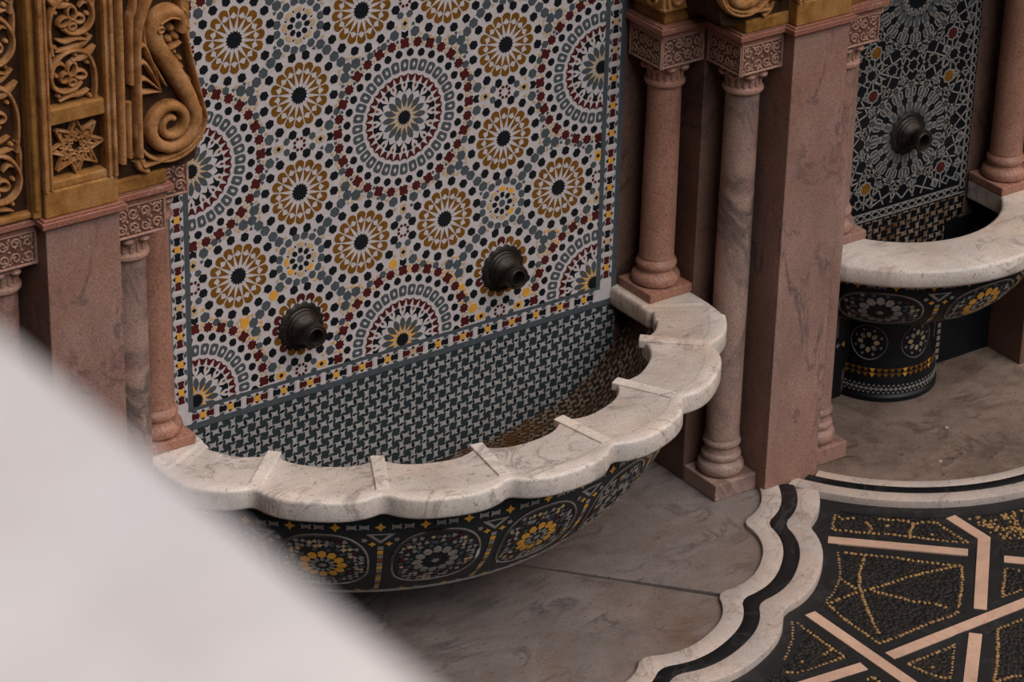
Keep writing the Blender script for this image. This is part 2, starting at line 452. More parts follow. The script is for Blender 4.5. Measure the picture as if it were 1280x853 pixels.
def border_row(T, a, b, along, cc, per=.1025, off=0):
    """row of eight-pointed stars between dark bars; along 0 = u axis, 1 = v axis"""
    n0 = int(math.floor((a-off)/per)); n1 = int(math.ceil((b-off)/per))
    P = lambda s_, t_: (s_, cc+t_) if along == 0 else (cc+t_, s_)
    for i in range(n0, n1+1):
        c = off+i*per
        if c < a-.01 or c > b+.01: continue
        A = lambda pts, m, h=1: T.add([P(c+x, y) for x, y in pts], m, h)
        m = 'yellow' if rnd.random() < .72 else 'tan'
        A([(x, y) for x, y in star((0, 0), .0155, 4, .66, PI/4)], m, 1.4)
        bar = 'red' if i % 2 else 'black'
        for s_ in (1, -1):
            A([(s_*.012, .0), (s_*.017, .0125), (s_*.023, .0095), (s_*.030, .0095), (s_*.039, .0135), (s_*.041, .007), (s_*.041, -.007), (s_*.039, -.0135), (s_*.030, -.0095), (s_*.023, -.0095), (s_*.017, -.0125)], bar); A([(s_*.026, .0235), (s_*.021, .0150), (s_*.030, .0125), (s_*.037, .0165), (s_*.045, .0235)], 'slate'); A([(s_*.026, -.0235), (s_*.021, -.0150), (s_*.030, -.0125), (s_*.037, -.0165), (s_*.045, -.0235)], 'slate')
            A([(-.008, s_*.0105), (0, s_*.0205), (.008, s_*.0105)], 'red' if i % 2 == 0 else 'black')
            A([(s_*.010, s_*.0125), (s_*.0, s_*.0225), (s_*.013, s_*.0215), (s_*.020, s_*.013)], 'white')
            A([(s_*.010, -s_*.0125), (s_*.0, -s_*.0225), (s_*.013, -s_*.0215), (s_*.020, -s_*.013)], 'white')
        A([(.0415, .021), (.0605, .021), (.056, .009), (.056, -.009), (.0605, -.021), (.0415, -.021), (.046, -.009), (.046, .009)], 'white')
frontmap = lambda y0, k=1: (lambda u, v, h: (u, y0-h, v*k))
#BODY
def smooth(pts, n=6, closed=False):
    out = []; N = len(pts)
    for i in range(N if closed else N-1):
        g = lambda k: pts[k % N] if closed else pts[min(max(k, 0), N-1)]
        p0, p1, p2, p3 = g(i-1), g(i), g(i+1), g(i+2)
        for j in range(n):
            t_ = j/n
            out.append(tuple(.5*((2*p1[k])+(-p0[k]+p2[k])*t_+(2*p0[k]-5*p1[k]+4*p2[k]-p3[k])*t_**2+(-p0[k]+3*p1[k]-3*p2[k]+p3[k])*t_**3) for k in range(len(p1))))
    if not closed: out.append(tuple(pts[-1]))
    return out
FZ = -1.613          # sunken marble floor
RZ = -.85            # basin rim top
CZ = .15             # underside of the stone cornice

# ================================================================== setting
mb = MB(); mb.box(-7, 8, -9, .6, FZ-.12, FZ-.03)
o = mb.build('floor', 'band'); tag(o, kind='structure')
mb = MB(); mb.box(-7, 8, .003, .3, FZ-.12, 3.2)
o = mb.build('wall_back', 'core'); tag(o, kind='structure')

# ================================================================== big tile panel
tp = empty('tile_panel', (0, 0, -.9), 'tall mosaic tile panel of ochre and dark red rosettes above the scalloped basin', 'tile panel')
mb = MB(); mb.box(-.9, .9, -.004, .002, -.915, 1.25, 'white')
T = Tess(frontmap(-.004, ZC), (-.812, .812, -.835/ZC, 1.2/ZC)); T.mb = mb
zellige_field(T, (-.812, .812, -.835/ZC, 1.2/ZC))
T.mb.build('rosette_field', None, tp)
T = Tess(frontmap(-.004), None)
for a, b, c, d in ((-.830, -.812, -.848, 1.2), (.812, .830, -.848, 1.2), (-.812, .812, -.848, -.835), (-.900, -.880, -.915, 1.2), (.880, .900, -.915, 1.2), (-.880, .880, -.915, -.894)):
    L = max(b-a, d-c); n = int(L/.06)
    for i in range(n):
        if b-a > d-c: T.add([(a+(b-a)*i/n+.0006, c), (a+(b-a)*(i+1)/n, c), (a+(b-a)*(i+1)/n, d), (a+(b-a)*i/n+.0006, d)], 'slate', 1.1)
        else: T.add([(a, c+(d-c)*i/n+.0006), (b, c+(d-c)*i/n+.0006), (b, c+(d-c)*(i+1)/n), (a, c+(d-c)*(i+1)/n)], 'slate', 1.1)
border_row(T, -.80, .80, 0, -.871, .1025, .0435-.1025)
border_row(T, -.82, 1.15, 1, -.855, .1025, -.871)
border_row(T, -.82, 1.15, 1, .855, .1025, -.871)
T.mb.build('star_border', None, tp)
mb = MB(); mb.box(-.9, .9, -.003, .002, -1.5, -.915, 'grout')
T = Tess(frontmap(-.003), (-.9, .9, -1.42, -.918)); T.mb = mb
bones(T, -.9, .9, -1.4, -.92)
T.mb.build('pinwheel_field', None, tp)

# ================================================================== right-hand tile panel
PX = 2.235
def strap_panel(parent):
    mb = MB(); mb.box(PX-.325, PX+.325, -.004, .002, -.9, 1.25, 'deep')
    rect = (PX-.292, PX+.292, -.862, 1.15)
    T = Tess(frontmap(-.004), rect); T.mb = mb
    def line(a, b, w=.0029, mat='dim', h=1):
        dx, dy = b[0]-a[0], b[1]-a[1]; L = math.hypot(dx, dy)
        if L < 1e-5: return
        nx, ny = -dy/L*w, dx/L*w
        T.add([(a[0]+nx, a[1]+ny), (a[0]-nx, a[1]-ny), (b[0]-nx, b[1]-ny), (b[0]+nx, b[1]+ny)], mat, h)
    def ring(poly, mat, w=.0032):
        T.add(poly, mat, .8)
        for i in range(len(poly)): line(poly[i-1], poly[i], w)
    def cline(a_, b_, cz, w=.0027, hole=.05):
        # chord clipped to its own cell and kept off the centre
        lo, hi = 0.0, 1.0
        for ax, m0, m1 in ((0, PX-.292, PX+.292), (1, cz-.270, cz+.270)):
            d = b_[ax]-a_[ax]
            if abs(d) < 1e-9: continue
            t0, t1 = (m0-a_[ax])/d, (m1-a_[ax])/d
            lo, hi = max(lo, min(t0, t1)), min(hi, max(t0, t1))
        if hi > lo: line((a_[0]+(b_[0]-a_[0])*lo, a_[1]+(b_[1]-a_[1])*lo), (a_[0]+(b_[0]-a_[0])*hi, a_[1]+(b_[1]-a_[1])*hi), w)
    for cz in (-.577, -.037, .503, 1.043):
        c = (PX, cz); D = 2*PI/16; RR = .34
        T.rect = (PX-.292, PX+.292, cz-.27, cz+.27)
        for i in range(16):
            a = D*i; b = a+D/2
            T.add(pol(c, [(.060, a), (.082, a-.34*D), (.114, a-.27*D), (.132, a), (.114, a+.27*D), (.082, a+.34*D)]), 'slate', .8)
            T.add(pol(c, [(.146, a), (.152, a-.26*D), (.172, a-.26*D), (.180, a), (.172, a+.26*D), (.152, a+.26*D)]), 'slate', .8)
            for r0, r1, w_, w2 in ((.058, .134, .40, .33), (.140, .187, .36, .36)):
                q = pol(c, [(r0, a), (r0+.020 if r0 < .1 else r0+.010, a-w_*D), (r1-.018 if r0 < .1 else r1-.010, a-w2*D), (r1, a), (r1-.018 if r0 < .1 else r1-.010, a+w2*D), (r0+.020 if r0 < .1 else r0+.010, a+w_*D)])
                for k in range(6): line(q[k-1], q[k], .0024)
            p = pol(c, [(.222, b)])[0]
            T.add(star(p, .021, 6, .6, b), 'deep' if i % 2 else 'slate', .8); s6 = star(p, .021, 6, .6, b)
            for k in range(12): line(s6[k-1], s6[k], .0019)
            P_ = lambda k, R=RR: pol(c, [(R, b+k*D)])[0]
            cline(P_(0), P_(5), cz)
            line(pol(c, [(.050, b-.22*D)])[0], pol(c, [(.205, b+.42*D)])[0], .0024); line(pol(c, [(.050, b+.22*D)])[0], pol(c, [(.205, b-.42*D)])[0], .0024)
            line(pol(c, [(.187, a)])[0], pol(c, [(.30, a+.62*D)])[0]); line(pol(c, [(.187, a)])[0], pol(c, [(.30, a-.62*D)])[0])
            if i % 4 == 2:
                p = pol(c, [(.262, a)])[0]; T.add(star(p, .024, 8, .8, a), 'ochre' if i % 8 == 2 else 'red', 1.3); s8 = star(p, .028, 8, .84, a)
                for k in range(16): line(s8[k-1], s8[k], .0026, 'dim', 1.4)
    T.rect = rect
    for cz in (-.577, -.037, .503, 1.043):
        for gx in np.arange(-.27, .28, .054):
            for gz in np.arange(-.243, .25, .054):
                r_ = math.hypot(gx, gz)
                if r_ < .275: continue
                s8 = star((PX+gx, cz+gz), .021, 6 if (gx > 0) == (gz > 0) else 4, .62, .3); T.add(s8, 'slate' if rnd.random() < .4 else 'deep', .9)
                for q in range(len(s8)): line(s8[q-1], s8[q], .0021, 'dim', 1.2)
                for dx_, dz_ in ((.054, 0), (0, .054)): line((PX+gx+.02*(dx_ > 0), cz+gz+.02*(dz_ > 0)), (PX+gx+dx_*.66, cz+gz+dz_*.66), .0021)
    for k in range(3):
        zc = -.307+.54*k
        for dx in (-.20, -.10, 0, .10, .20):
            s8 = star((PX+dx, zc), .030, 8, .66); T.add(s8, 'deep', 1.5)
            for q in range(16): line(s8[q-1], s8[q], .0022, 'dim', 1.7)
    T.mb.build('interlaced_star_field', None, parent)
    T2 = Tess(frontmap(-.004), None)
    def chain(a, b, along, cc):
        n = int((b-a)/.036)
        for i in range(n):
            s_ = a+(b-a)*(i+.5)/n; p = (s_, cc) if along == 0 else (cc, s_)
            an = 0 if along == 0 else PI/2
            T2.add(loc(p, an, [(.0195, 0), (.011, .0115), (-.011, .0115), (-.0195, 0), (-.011, -.0115), (.011, -.0115)]), 'dim')
            T2.add(loc(p, an, [(.014, 0), (.008, .0075), (-.008, .0075), (-.014, 0), (-.008, -.0075), (.008, -.0075)]), 'deep', 1.5)
    chain(-.88, 1.15, 1, PX+.307); chain(-.88, 1.15, 1, PX-.307); chain(PX-.29, PX+.29, 0, -.879)
    for a, b, c, d in ((PX-.3, PX-.292, -.866, 1.15), (PX+.292, PX+.296, -.866, 1.15), (PX-.29, PX+.29, -.866, -.862), (PX-.32, PX+.32, -.898, -.893)):
        T2.add([(a, c), (b, c), (b, d), (a, d)], 'dim')
    T2.mb.build('chain_border', None, parent)
    mb = MB(); mb.box(PX-.325, PX+.325, -.003, .002, -1.5, -.9, 'deep')
    T = Tess(frontmap(-.003), (PX-.325, PX+.325, -1.5, -.905)); T.mb = mb
    bones(T, PX-.33, PX+.33, -1.3, -.92, mat='bone_dirty'); T.mb.build('pinwheel_field', None, parent)
tp2 = empty('tile_panel', (PX, 0, -.9), 'narrow dark mosaic panel of interlaced white star lines above the round basin', 'tile panel')
strap_panel(tp2)

# ================================================================== bronze spout bosses
def boss(x, z, k, label):
    e = empty('bronze_spout', (x, 0, z), label, 'spout', 'bronze water spouts on the tile panels')
    def ring(mb, prof, ax=0, mod=None, seg=48):
        P = []
        for i in range(seg):
            a = 2*PI*i/seg
            P.append([(x+(r*(1+(mod(i) if mod and j < 2 else 0)))*math.cos(a)*k, -y*k-.004, z+(r*(1+(mod(i) if mod and j < 2 else 0)))*math.sin(a)*k) for j, (r, y) in enumerate(prof)])
        mb.grid(P, None, cu=True)
    mb = MB(); ring(mb, [(.083, 0), (.084, .006), (.076, .011), (.066, .012), (.062, .016), (.055, .017), (.0001, .018)], mod=lambda i: .035*(1 if i % 3 else -1.2))
    for i in range(32):
        a = 2*PI*i/32; fm = lambda u, v, h: (x+u, -.004-.010*k-h, z+v)
        mb.blob((.0715*k*math.cos(a), .0715*k*math.sin(a)), .0055*k, .0045*k, .004*k, fm, None, 6, 2, a)
    mb.build('rosette_plate', 'bronze', e, smooth=True)
    mb = MB(); ring(mb, [(.060, .012), (.060, .020), (.052, .026), (.052, .030), (.046, .036), (.037, .044), (.031, .056), (.029, .066), (.031, .072), (.030, .074)])
    mb.build('stepped_collar', 'bronze', e, smooth=True)
    mb = MB(); ring(mb, [(.029, .068), (.040, .070), (.0425, .076), (.0425, .094), (.040, .099), (.036, .099), (.034, .096), (.031, .099), (.026, .099), (.024, .095), (.023, .060), (.0001, .058)])
    mb.build('nozzle', 'bronze', e, smooth=True)
    return e
boss(-.402, -.650, 1.0, 'ornate bronze water spout on the rosette panel, the lower left of its two spouts')
boss(.406, -.652, 1.0, 'ornate bronze water spout on the rosette panel, nearer the pink columns')
boss(PX, -.577, .98, 'dark bronze spout in the centre of the interlaced star panel')

# ================================================================== big scalloped basin
CY = .298
def lobe(t_, k=3.0): return 1-abs(t_)**k
def scal(th, base, top):
    """th in degrees, lobes 19 degrees wide"""
    acc = 0
    for q in (-.8, -.4, 0, .4, .8):
        x = (th+q)/19.0; x = x-round(x); acc += lobe(2*x)
    return base+(top-base)*acc/5
def r_out(th):
    a = abs(th); r = scal(a, 1.228, 1.287)
    if a > 57.6: r = min(r, 1.281-(a-57.6)*.0094)
    return r
def r_in(th): 
    a = abs(th); r = scal(a, .990, 1.043)
    if a > 56: r = min(r, 1.036)
    return r
def r_mid(th): return scal(abs(th), 1.194, 1.228)
def XY(r, th): return (r*sind(th), CY-r*cosd(th))
bs = empty('scalloped_basin', (0, 0, RZ), 'large scalloped white marble basin with tiled bowl below the rosette panel', 'basin')
# stations round the rim: (inner xy, groove xy, outer xy, raised?)
st = []
def stations():
    A = []
    th = 0.0
    N = 62*4
    for i in range(-N, N+1):
        th = i/4
        pi_, pm, po = XY(r_in(th), th), XY(r_mid(th), th), XY(r_out(th), th)
        if abs(th) > 59.6: pi_ = (math.copysign(.878, th), min(pi_[1], 0) if False else CY-.878/math.tan(math.radians(abs(th))))
        A.append((pi_, pm, po, 1 if abs(th) < 61.5 else 0))
    def end(sg):
        last = A[-1] if sg > 0 else A[0]
        R_ = []
        for i in range(1, 9):
            f = i/8
            xo, yo = last[2]
            if f < .5: g = f/.5; p = (xo*(1-g)+sg*1.095*g, yo*(1-g)+(-.205)*g)
            else: g = (f-.5)/.5; p = (sg*1.095, -.205*(1-g)+.0*g)
            q = (sg*.878, last[0][1]*(1-f))
            m = (q[0]*.2+p[0]*.8, q[1]*.2+p[1]*.8)
            R_.append((q, m, p, 0))
        return R_
    return end(-1)[::-1]+A+end(1)
st = stations()
mb = MB(); P = []
for (i_, m_, o_, rc) in st:
    d = Vector((o_[0]-i_[0], o_[1]-i_[1])).normalized()
    z1 = RZ-.0055*rc
    q = lambda p, k, z: (p[0]+d.x*k, p[1]+d.y*k, z)
    P.append([q(i_, .06, RZ-.075), q(i_, .010, RZ-.075), q(i_, .003, RZ-.071), q(i_, 0, RZ-.062), q(i_, 0, RZ-.016), q(i_, .003, z1-.004), q(i_, .009, z1), q(m_, -.010, z1), q(m_, -.002, RZ-.002), q(m_, .004, RZ),
              q(o_, -.012, RZ), q(o_, -.006, RZ-.0015), q(o_, -.0015, RZ-.006), q(o_, 0, RZ-.012), q(o_, 0, RZ-.064), q(o_, -.003, RZ-.072), q(o_, -.010, RZ-.075), q(o_, -.10, RZ-.075)])
mb.grid(P, None, cv=True)
mb.add(P[0], [tuple(range(len(P[0])))]); mb.add(P[-1], [tuple(range(len(P[0])))[::-1]])
mb.build('marble_rim', 'rim', bs, smooth=True, angle=50)
for k, th in enumerate((-47.5, -28.5, -9.5, 9.5, 28.5, 47.5)):
    mb = MB(); d = Vector((sind(th), -cosd(th))); nrm = Vector((d.y, -d.x))
    r0 = .986; r1 = r_mid(th)+.006; w0, w1 = .0235, .021
    c = Vector((0, CY))
    pts = [c+d*r0+nrm*w0, c+d*r1+nrm*w1, c+d*r1-nrm*w1, c+d*r0-nrm*w0]
    mb.prism([(p.x, p.y) for p in pts][::-1], RZ-.03, RZ+.0008)
    mb.build('rib', 'rim', bs, bevel=.004, seg=3)
# inner bowl
PROF_IN = [(1.035, -.925), (1.02, -.96), (.985, -1.03), (.927, -1.107), (.85, -1.187), (.748, -1.245), (.62, -1.283), (.475, -1.311), (.32, -1.327), (.15, -1.335), (.02, -1.337)]
PI_ = smooth(PROF_IN, 4)
def revolve_half(prof, seg=72, y_end=0.0, xlim=None, flip=False):
    rows = []
    for r, z in prof:
        tm = math.acos(max(-1, min(1, (CY-y_end)/r))) if r > CY-y_end else None
        if tm is None:   # ring lies wholly behind the wall plane
            continue
        row = []
        for i in range(seg+1):
            a = -tm+2*tm*i/seg; row.append((r*math.sin(a), CY-r*math.cos(a), z))
        rows.append(row)
    return rows
mb = MB(); rows = revolve_half([p for p in PI_ if p[0] > .31]); mb.grid(rows, 'grime')
LINING = mb
def arclen(prof):
    L = [0]
    for a, b in zip(prof, prof[1:]): L.append(L[-1]+math.hypot(a[0]-b[0], a[1]-b[1]))
    return L
def rev_map(prof, inner, cx=0, cy=CY, R0=1.0, ymax=-.004):
    L = arclen(prof)
    def fm(u, v, h):
        v = max(0, min(L[-1]-1e-6, v))
        k = max(i for i in range(len(L)-1) if L[i] <= v); f = (v-L[k])/(L[k+1]-L[k])
        r = prof[k][0]*(1-f)+prof[k+1][0]*f; z = prof[k][1]*(1-f)+prof[k+1][1]*f
        dr, dz = prof[k+1][0]-prof[k][0], prof[k+1][1]-prof[k][1]; q = math.hypot(dr, dz)
        nr, nz = dz/q, -dr/q            # points inwards/up when the profile runs downwards
        s_ = 1 if inner else -1
        if inner: nr, nz = -abs(nr), abs(nz)
        else: nr, nz = abs(nr), -abs(nz)
        r += nr*h; z += nz*h; a = u/R0
        y = cy-r*math.cos(a)
        if y > ymax: y = ymax
        return (cx+r*math.sin(a), y, z)
    return fm, L[-1]
fm, LL = rev_map(PI_, True)
T = Tess(lambda u, v, h: fm(u, v, h+.0015), (-1.30, 1.30, .0, LL-.36), .0012); T.mb = LINING
bones(T, -1.3, 1.3, 0, LL-.36, mat='bone_dirty')
T.mb.build('bowl_lining', None, bs, smooth=True)
# outside of the bowl
PROF_OUT = [(1.150, -.925), (1.153, -.97), (1.148, -1.04), (1.125, -1.12), (1.088, -1.20), (1.040, -1.27), (.985, -1.335), (.930, -1.385)]
LOW = [(.930, -1.385), (.91, -1.395), (.86, -1.42), (.70, -1.45), (.50, -1.48), (.40, -1.52), (.37, -1.56), (.40, -1.613)]
PO = smooth(PROF_OUT, 4)
mb = MB(); mb.grid(revolve_half(PO), 'outer_ground'); SHELL = mb
mb = MB(); mb.grid(revolve_half(smooth(LOW, 3))); mb.build('pedestal', 'grout', bs, smooth=True)
mb = MB(); P = []
tm = math.acos(CY/.93)
for i in range(97):
    a = -tm+2*tm*i/96; P.append([((.926+.006*math.cos(b))*math.sin(a), min(-.001, CY-(.926+.006*math.cos(b))*math.cos(a)), -1.389+.006*math.sin(b)) for b in [2*PI*j/8 for j in range(8)]])
mb.grid(P, None, cv=True); mb.build('pale_lower_bead', 'dim', bs, smooth=True)
def bowl_outside(prof, R0, cx, cy, lobe_deg, nl, first, ymax, Lm, parent, med_r=(.135, .115), thlim=75, name='bowl_shell', shell=None, v_top=.036):
    fm, L = rev_map(prof, False, cx, cy, R0, ymax)
    lim = R0*math.radians(thlim)
    T = Tess(lambda u, v, h: fm(u, v, h+.001), (-lim, lim, .002, L-.004), .0014); T.mb = shell
    # top row of stars and bones
    n = int(2*lim/.068); V0 = v_top
    for i in range(n+1):
        u = -lim+i*2*lim/n
        if i % 2: T.add(star((u, V0), .017, 4, .5), 'yellow')
        else:
            for s_ in (1, -1): T.add(loc((u+s_*.019, V0), 0, [(.015, .011), (.006, .006), (-.006, .006), (-.015, .011), (-.015, -.011), (-.006, -.006), (.006, -.006), (.015, -.011)]), 'dim')
            T.add(star((u, V0), .007, 4, .5), 'black', 1.3)
    a_, b_ = med_r
    for k in range(nl):
        th = first+k*lobe_deg; c = (R0*math.radians(th), v_top+.026+b_)
        N = 40
        oval = lambda s_: [(c[0]+a_*s_*math.copysign(abs(math.cos(q))**.8, math.cos(q)), c[1]+b_*s_*math.copysign(abs(math.sin(q))**.8, math.sin(q))) for q in [2*PI*i/N for i in range(N)]]
        o1, o2 = oval(1), oval(.93)
        for i in range(N): T.add([o1[i-1], o1[i], o2[i], o2[i-1]], 'dim', 1.2)
        rr = 'yellow' if k % 2 == (nl//2) % 2 else 'dim'
        D = 2*PI/12; s1 = a_/.135
        T.add(star(c, .012*s1, 8, .6), 'dim')
        for i in range(12):
            a = i*D
            T.add(hexa(pol(c, [(.030*s1, a)])[0], a, .009*s1, .005*s1), 'dim' if rr == 'yellow' else 'black')
            T.add(hexa(pol(c, [(.055*s1, a)])[0], a, .016*s1, .0115*s1), rr)
            T.add(hexa(pol(c, [(.078*s1, a+D/2)])[0], a, .007*s1, .006*s1), 'slate')
        for u in np.arange(-a_, a_, .0165*s1):
            for v in np.arange(-b_, b_, .0165*s1):
                if math.hypot(u, v) < .086*s1 or (abs(u/a_)**2.5+abs(v/b_)**2.5) > .72: continue
                T.add(star((c[0]+u+rnd.uniform(-.004, .004), c[1]+v+rnd.uniform(-.004, .004)), rnd.uniform(.0075, .0105)*s1, rnd.choice([3, 4, 4, 5]), .55, rnd.random()*3), rnd.choice(['dim', 'dim', 'dim', 'tan', 'slate', 'red']))
        # spandrel between medallions
        u = c[0]+R0*math.radians(lobe_deg)/2
        T.add([(u-.045, V0+.028), (u+.045, V0+.028), (u, V0+.069)], 'dim'); T.add([(u-.022, V0+.033), (u+.022, V0+.033), (u, V0+.054)], 'outer_ground', 1.6)
        for s_ in (1, -1):
            T.add(star((u+s_*.026, V0+.072), .012, 4, .5), 'yellow'); T.add(star((u+s_*.050, V0+.054), .011, 5, .5), 'dim')
        for j, v in enumerate(np.arange(V0+.092, L-.03, .022)):
            m_ = ['dim', 'yellow', 'dim', 'ochre'][j % 4]
            T.add([(u-.009, v-.008), (u+.009, v-.008), (u+.009, v+.008), (u-.009, v+.008)], m_)
    for i in range(int(2*lim/.055)):
        u = -lim+i*.055; T.add(star((u, L-.022), .013, 6, .6), 'yellow' if i % 3 == 0 else 'dim' if i % 3 == 1 else 'slate')
    T.mb.build(name, None, parent, smooth=True)
    return L
bowl_outside(PO, 1.10, 0, CY, 19, 7, -57, -.004, 0, bs, (.150, .158), shell=SHELL, v_top=.092)

# ================================================================== round basin on the right
B2 = (PX, .05)
rb = empty('round_basin', (PX, 0, RZ), 'round grey-white marble basin on a dark tiled pedestal behind the pink pier', 'basin')
ro2, ri2 = .655, .408
mb = MB(); P = []
for i in range(-48, 49):
    th = math.radians(i*97/48)
    def q(r, z):
        x = B2[0]+r*math.sin(th); y = min(0, B2[1]-r*math.cos(th)); return (x, y, z)
    def lim(r):
        # stop at the wall plane
        c = math.cos(th)
        return r
    P.append([q(ri2+.05, RZ-.075), q(ri2+.008, RZ-.075), q(ri2, RZ-.066), q(ri2, RZ-.012), q(ri2+.004, RZ-.003), q(ri2+.012, RZ), q(ro2-.018, RZ), q(ro2-.007, RZ-.003), q(ro2, RZ-.013), q(ro2, RZ-.06), q(ro2-.006, RZ-.071), q(ro2-.018, RZ-.075), q(ro2-.10, RZ-.075)])
mb.grid(P, None, cv=True); mb.build('marble_rim', 'rim', rb, smooth=True, angle=50)
# flat shelves that carry the rim columns
for s_ in (1, -1):
    mb = MB(); x0, x1 = sorted((PX+s_*.336, PX+s_*.525)); mb.box(x0, x1, -.23 if s_ > 0 else -.2, -.0035, RZ-.0745, RZ-.0008); mb.build('column_shelf', 'rim', rb, bevel=.004)
P2 = smooth([(.565, -.925), (.56, -1.0), (.52, -1.09), (.44, -1.17), (.34, -1.225), (.25, -1.255), (.212, -1.28)], 4)
def rev2(prof, seg=64):
    rows = []
    for r, z in prof:
        tm = math.acos(max(-1, min(1, B2[1]/r)))
        rows.append([(B2[0]+r*math.sin(a), min(-.0035, B2[1]-r*math.cos(a)), z) for a in [-tm+2*tm*i/seg for i in range(seg+1)]])
    return rows
mb = MB(); mb.grid(rev2(P2), 'deep'); SHELL2 = mb
mb = MB(); mb.grid(rev2(smooth([(.46, -.925), (.43, -1.0), (.36, -1.08), (.24, -1.14), (.1, -1.16), (.06, -1.165)], 3))); mb.build('bowl_lining', 'grime', rb, smooth=True)
bowl_outside(P2, .56, B2[0], B2[1], 44, 5, -88, -.004, 0, rb, (.17, .11), 88, shell=SHELL2)
pp = [(.212, -1.28), (.206, -1.30), (.204, -1.42), (.208, -1.45), (.214, -1.465), (.214, -1.515), (.220, -1.53), (.220, -1.585), (.228, -1.595), (.228, -1.613)]
mb = MB(); mb.grid(rev2(pp), 'deep')
fm2, L2 = rev_map(pp, False, B2[0], B2[1], .21, -.004)
T = Tess(lambda u, v, h: fm2(u, v, h+.001), (-.30, .30, .0, L2)); T.mb = mb
for i in range(25):
    u = -.30+i*.025
    for vv, s_ in ((.208, 1), (.228, 1)): T.add([(u-.011, vv-.008), (u+.011, vv-.008), (u, vv+.009)], 'ochre' if i % 5 else 'yellow')
for i in range(34):
    u = -.30+i*.018
    T.add(star((u, .285), .0105, 4, .45), 'dim'); T.add(star((u+.009, .270), .0055, 4, .5), 'dim'); T.add(star((u+.009, .300), .0055, 4, .5), 'dim')
for k in (-1, 0, 1):
    c = (k*.2, .095)
    for i in range(24):
        a = 2*PI*i/24; b = a+2*PI/24; T.add(pol(c, [(.075, a), (.075, b), (.070, b), (.070, a)]), 'dim')
    for i in range(8): T.add(hexa(pol(c, [(.032, i*PI/4)])[0], i*PI/4, .012, .008), 'dim' if i % 2 else 'tan'); T.add(star(pol(c, [(.054, i*PI/4+.4)])[0], .007, 4, .5), 'dim')
T.mb.build('pedestal', None, rb, smooth=True)
# framed mosaic panels low on the wall either side of the pedestal
for s_ in (1, -1):
    e = empty('low_tile_panel', (PX+s_*.36, 0, -1.4), 'dark mosaic panel in white line frame, low on the wall %s of the round pedestal' % ('right' if s_ > 0 else 'left'), 'tile panel')
    x0, x1 = sorted((PX+s_*.235, PX+s_*.52)); mb = MB(); mb.box(x0, x1, -.010, -.0032, FZ, -1.0, 'deep')
    T = Tess(frontmap(-.010), (x0, x1, FZ, -1.0)); T.mb = mb
    a, b, c, d = x0+.035, x1-.035, -1.36, -1.14
    for q in ((a, b, c, c+.008), (a, b, d-.008, d), (a, a+.008, c, d), (b-.008, b, c, d)): T.add([(q[0], q[2]), (q[1], q[2]), (q[1], q[3]), (q[0], q[3])], 'dim')
    for u in np.arange(a+.022, b-.012, .021):
        for v in np.arange(c+.022, d-.012, .021): T.add(star((u, v), .0085, 4, .5, rnd.random()), rnd.choice(['dim', 'dim', 'slate', 'red', 'tan']))
    for i, u in enumerate(np.arange(x0+.012, x1, .03)): T.add(star((u, c-.028), .012, 4, .55), 'yellow' if i % 2 else 'dim')
    for i, v in enumerate(np.arange(FZ+.02, c, .028)): T.add([(x0+.008, v), (x0+.024, v), (x0+.024, v+.018), (x0+.008, v+.018)], 'dim')
    T.mb.build('mosaic', None, e)

# ================================================================== stone piers
def outline(xc, off=0.0, imp=True):
    """stepped plan of a pier, from the bay side round to the next bay; off grows it outwards"""
    h = [(-.495, 0), (-.495, -.193), (-.308, -.193), (-.308, -.38), (-.121, -.38), (-.121, -.43)] if imp else \
        [(-.308, 0), (-.308, -.193), (-.121, -.193), (-.121, -.43)]
    L = [(x-off, y-(off if y < 0 else 0)) for x, y in h]
    L[0] = (h[0][0]-off, .0)
    return [(xc+x, y) for x, y in L]+[(xc-x, y) for x, y in L[::-1]]
def face(o_, U, V):
    o_, U, V = Vector(o_), Vector(U).normalized(), Vector(V).normalized(); N_ = U.cross(V)
    return lambda u, v, h: tuple(o_+U*u+V*v+N_*h)
def small_vine(mb, w, h, fm, mat, r2, cell=.037, sw=.0031, sh=.004):
    nx, ny = max(1, round(w/cell)), max(1, round(h/cell)); cw, ch = w/nx, h/ny
    for i in range(nx):
        for j in range(ny):
            cx, cy = (i+.5)*cw, (j+.5)*ch; s_ = 1 if (i+j) % 2 else -1; a0 = r2.random()*6; R = min(cw, ch)*.47
            mb.relief([(cx+R*(1-k/15*.86)*math.cos(a0+s_*k*.62), cy+R*(1-k/15*.86)*math.sin(a0+s_*k*.62)) for k in range(15)], sw, sh, fm, mat)
            for q in range(3):
                a = a0+q*2.1+1; p = (cx+R*.62*math.cos(a), cy+R*.62*math.sin(a))
                mb.blob(p, .006*cell/.031, .0032, .004, fm, mat, 6, 2, a+.8)
    for i in range(nx+1):
        for j in range(ny+1):
            x, y = min(max(i*cw, .006), w-.006), min(max(j*ch, .006), h-.006)
            mb.blob((x, y), .006, .005, .0045, fm, mat, 6, 2, i+j)
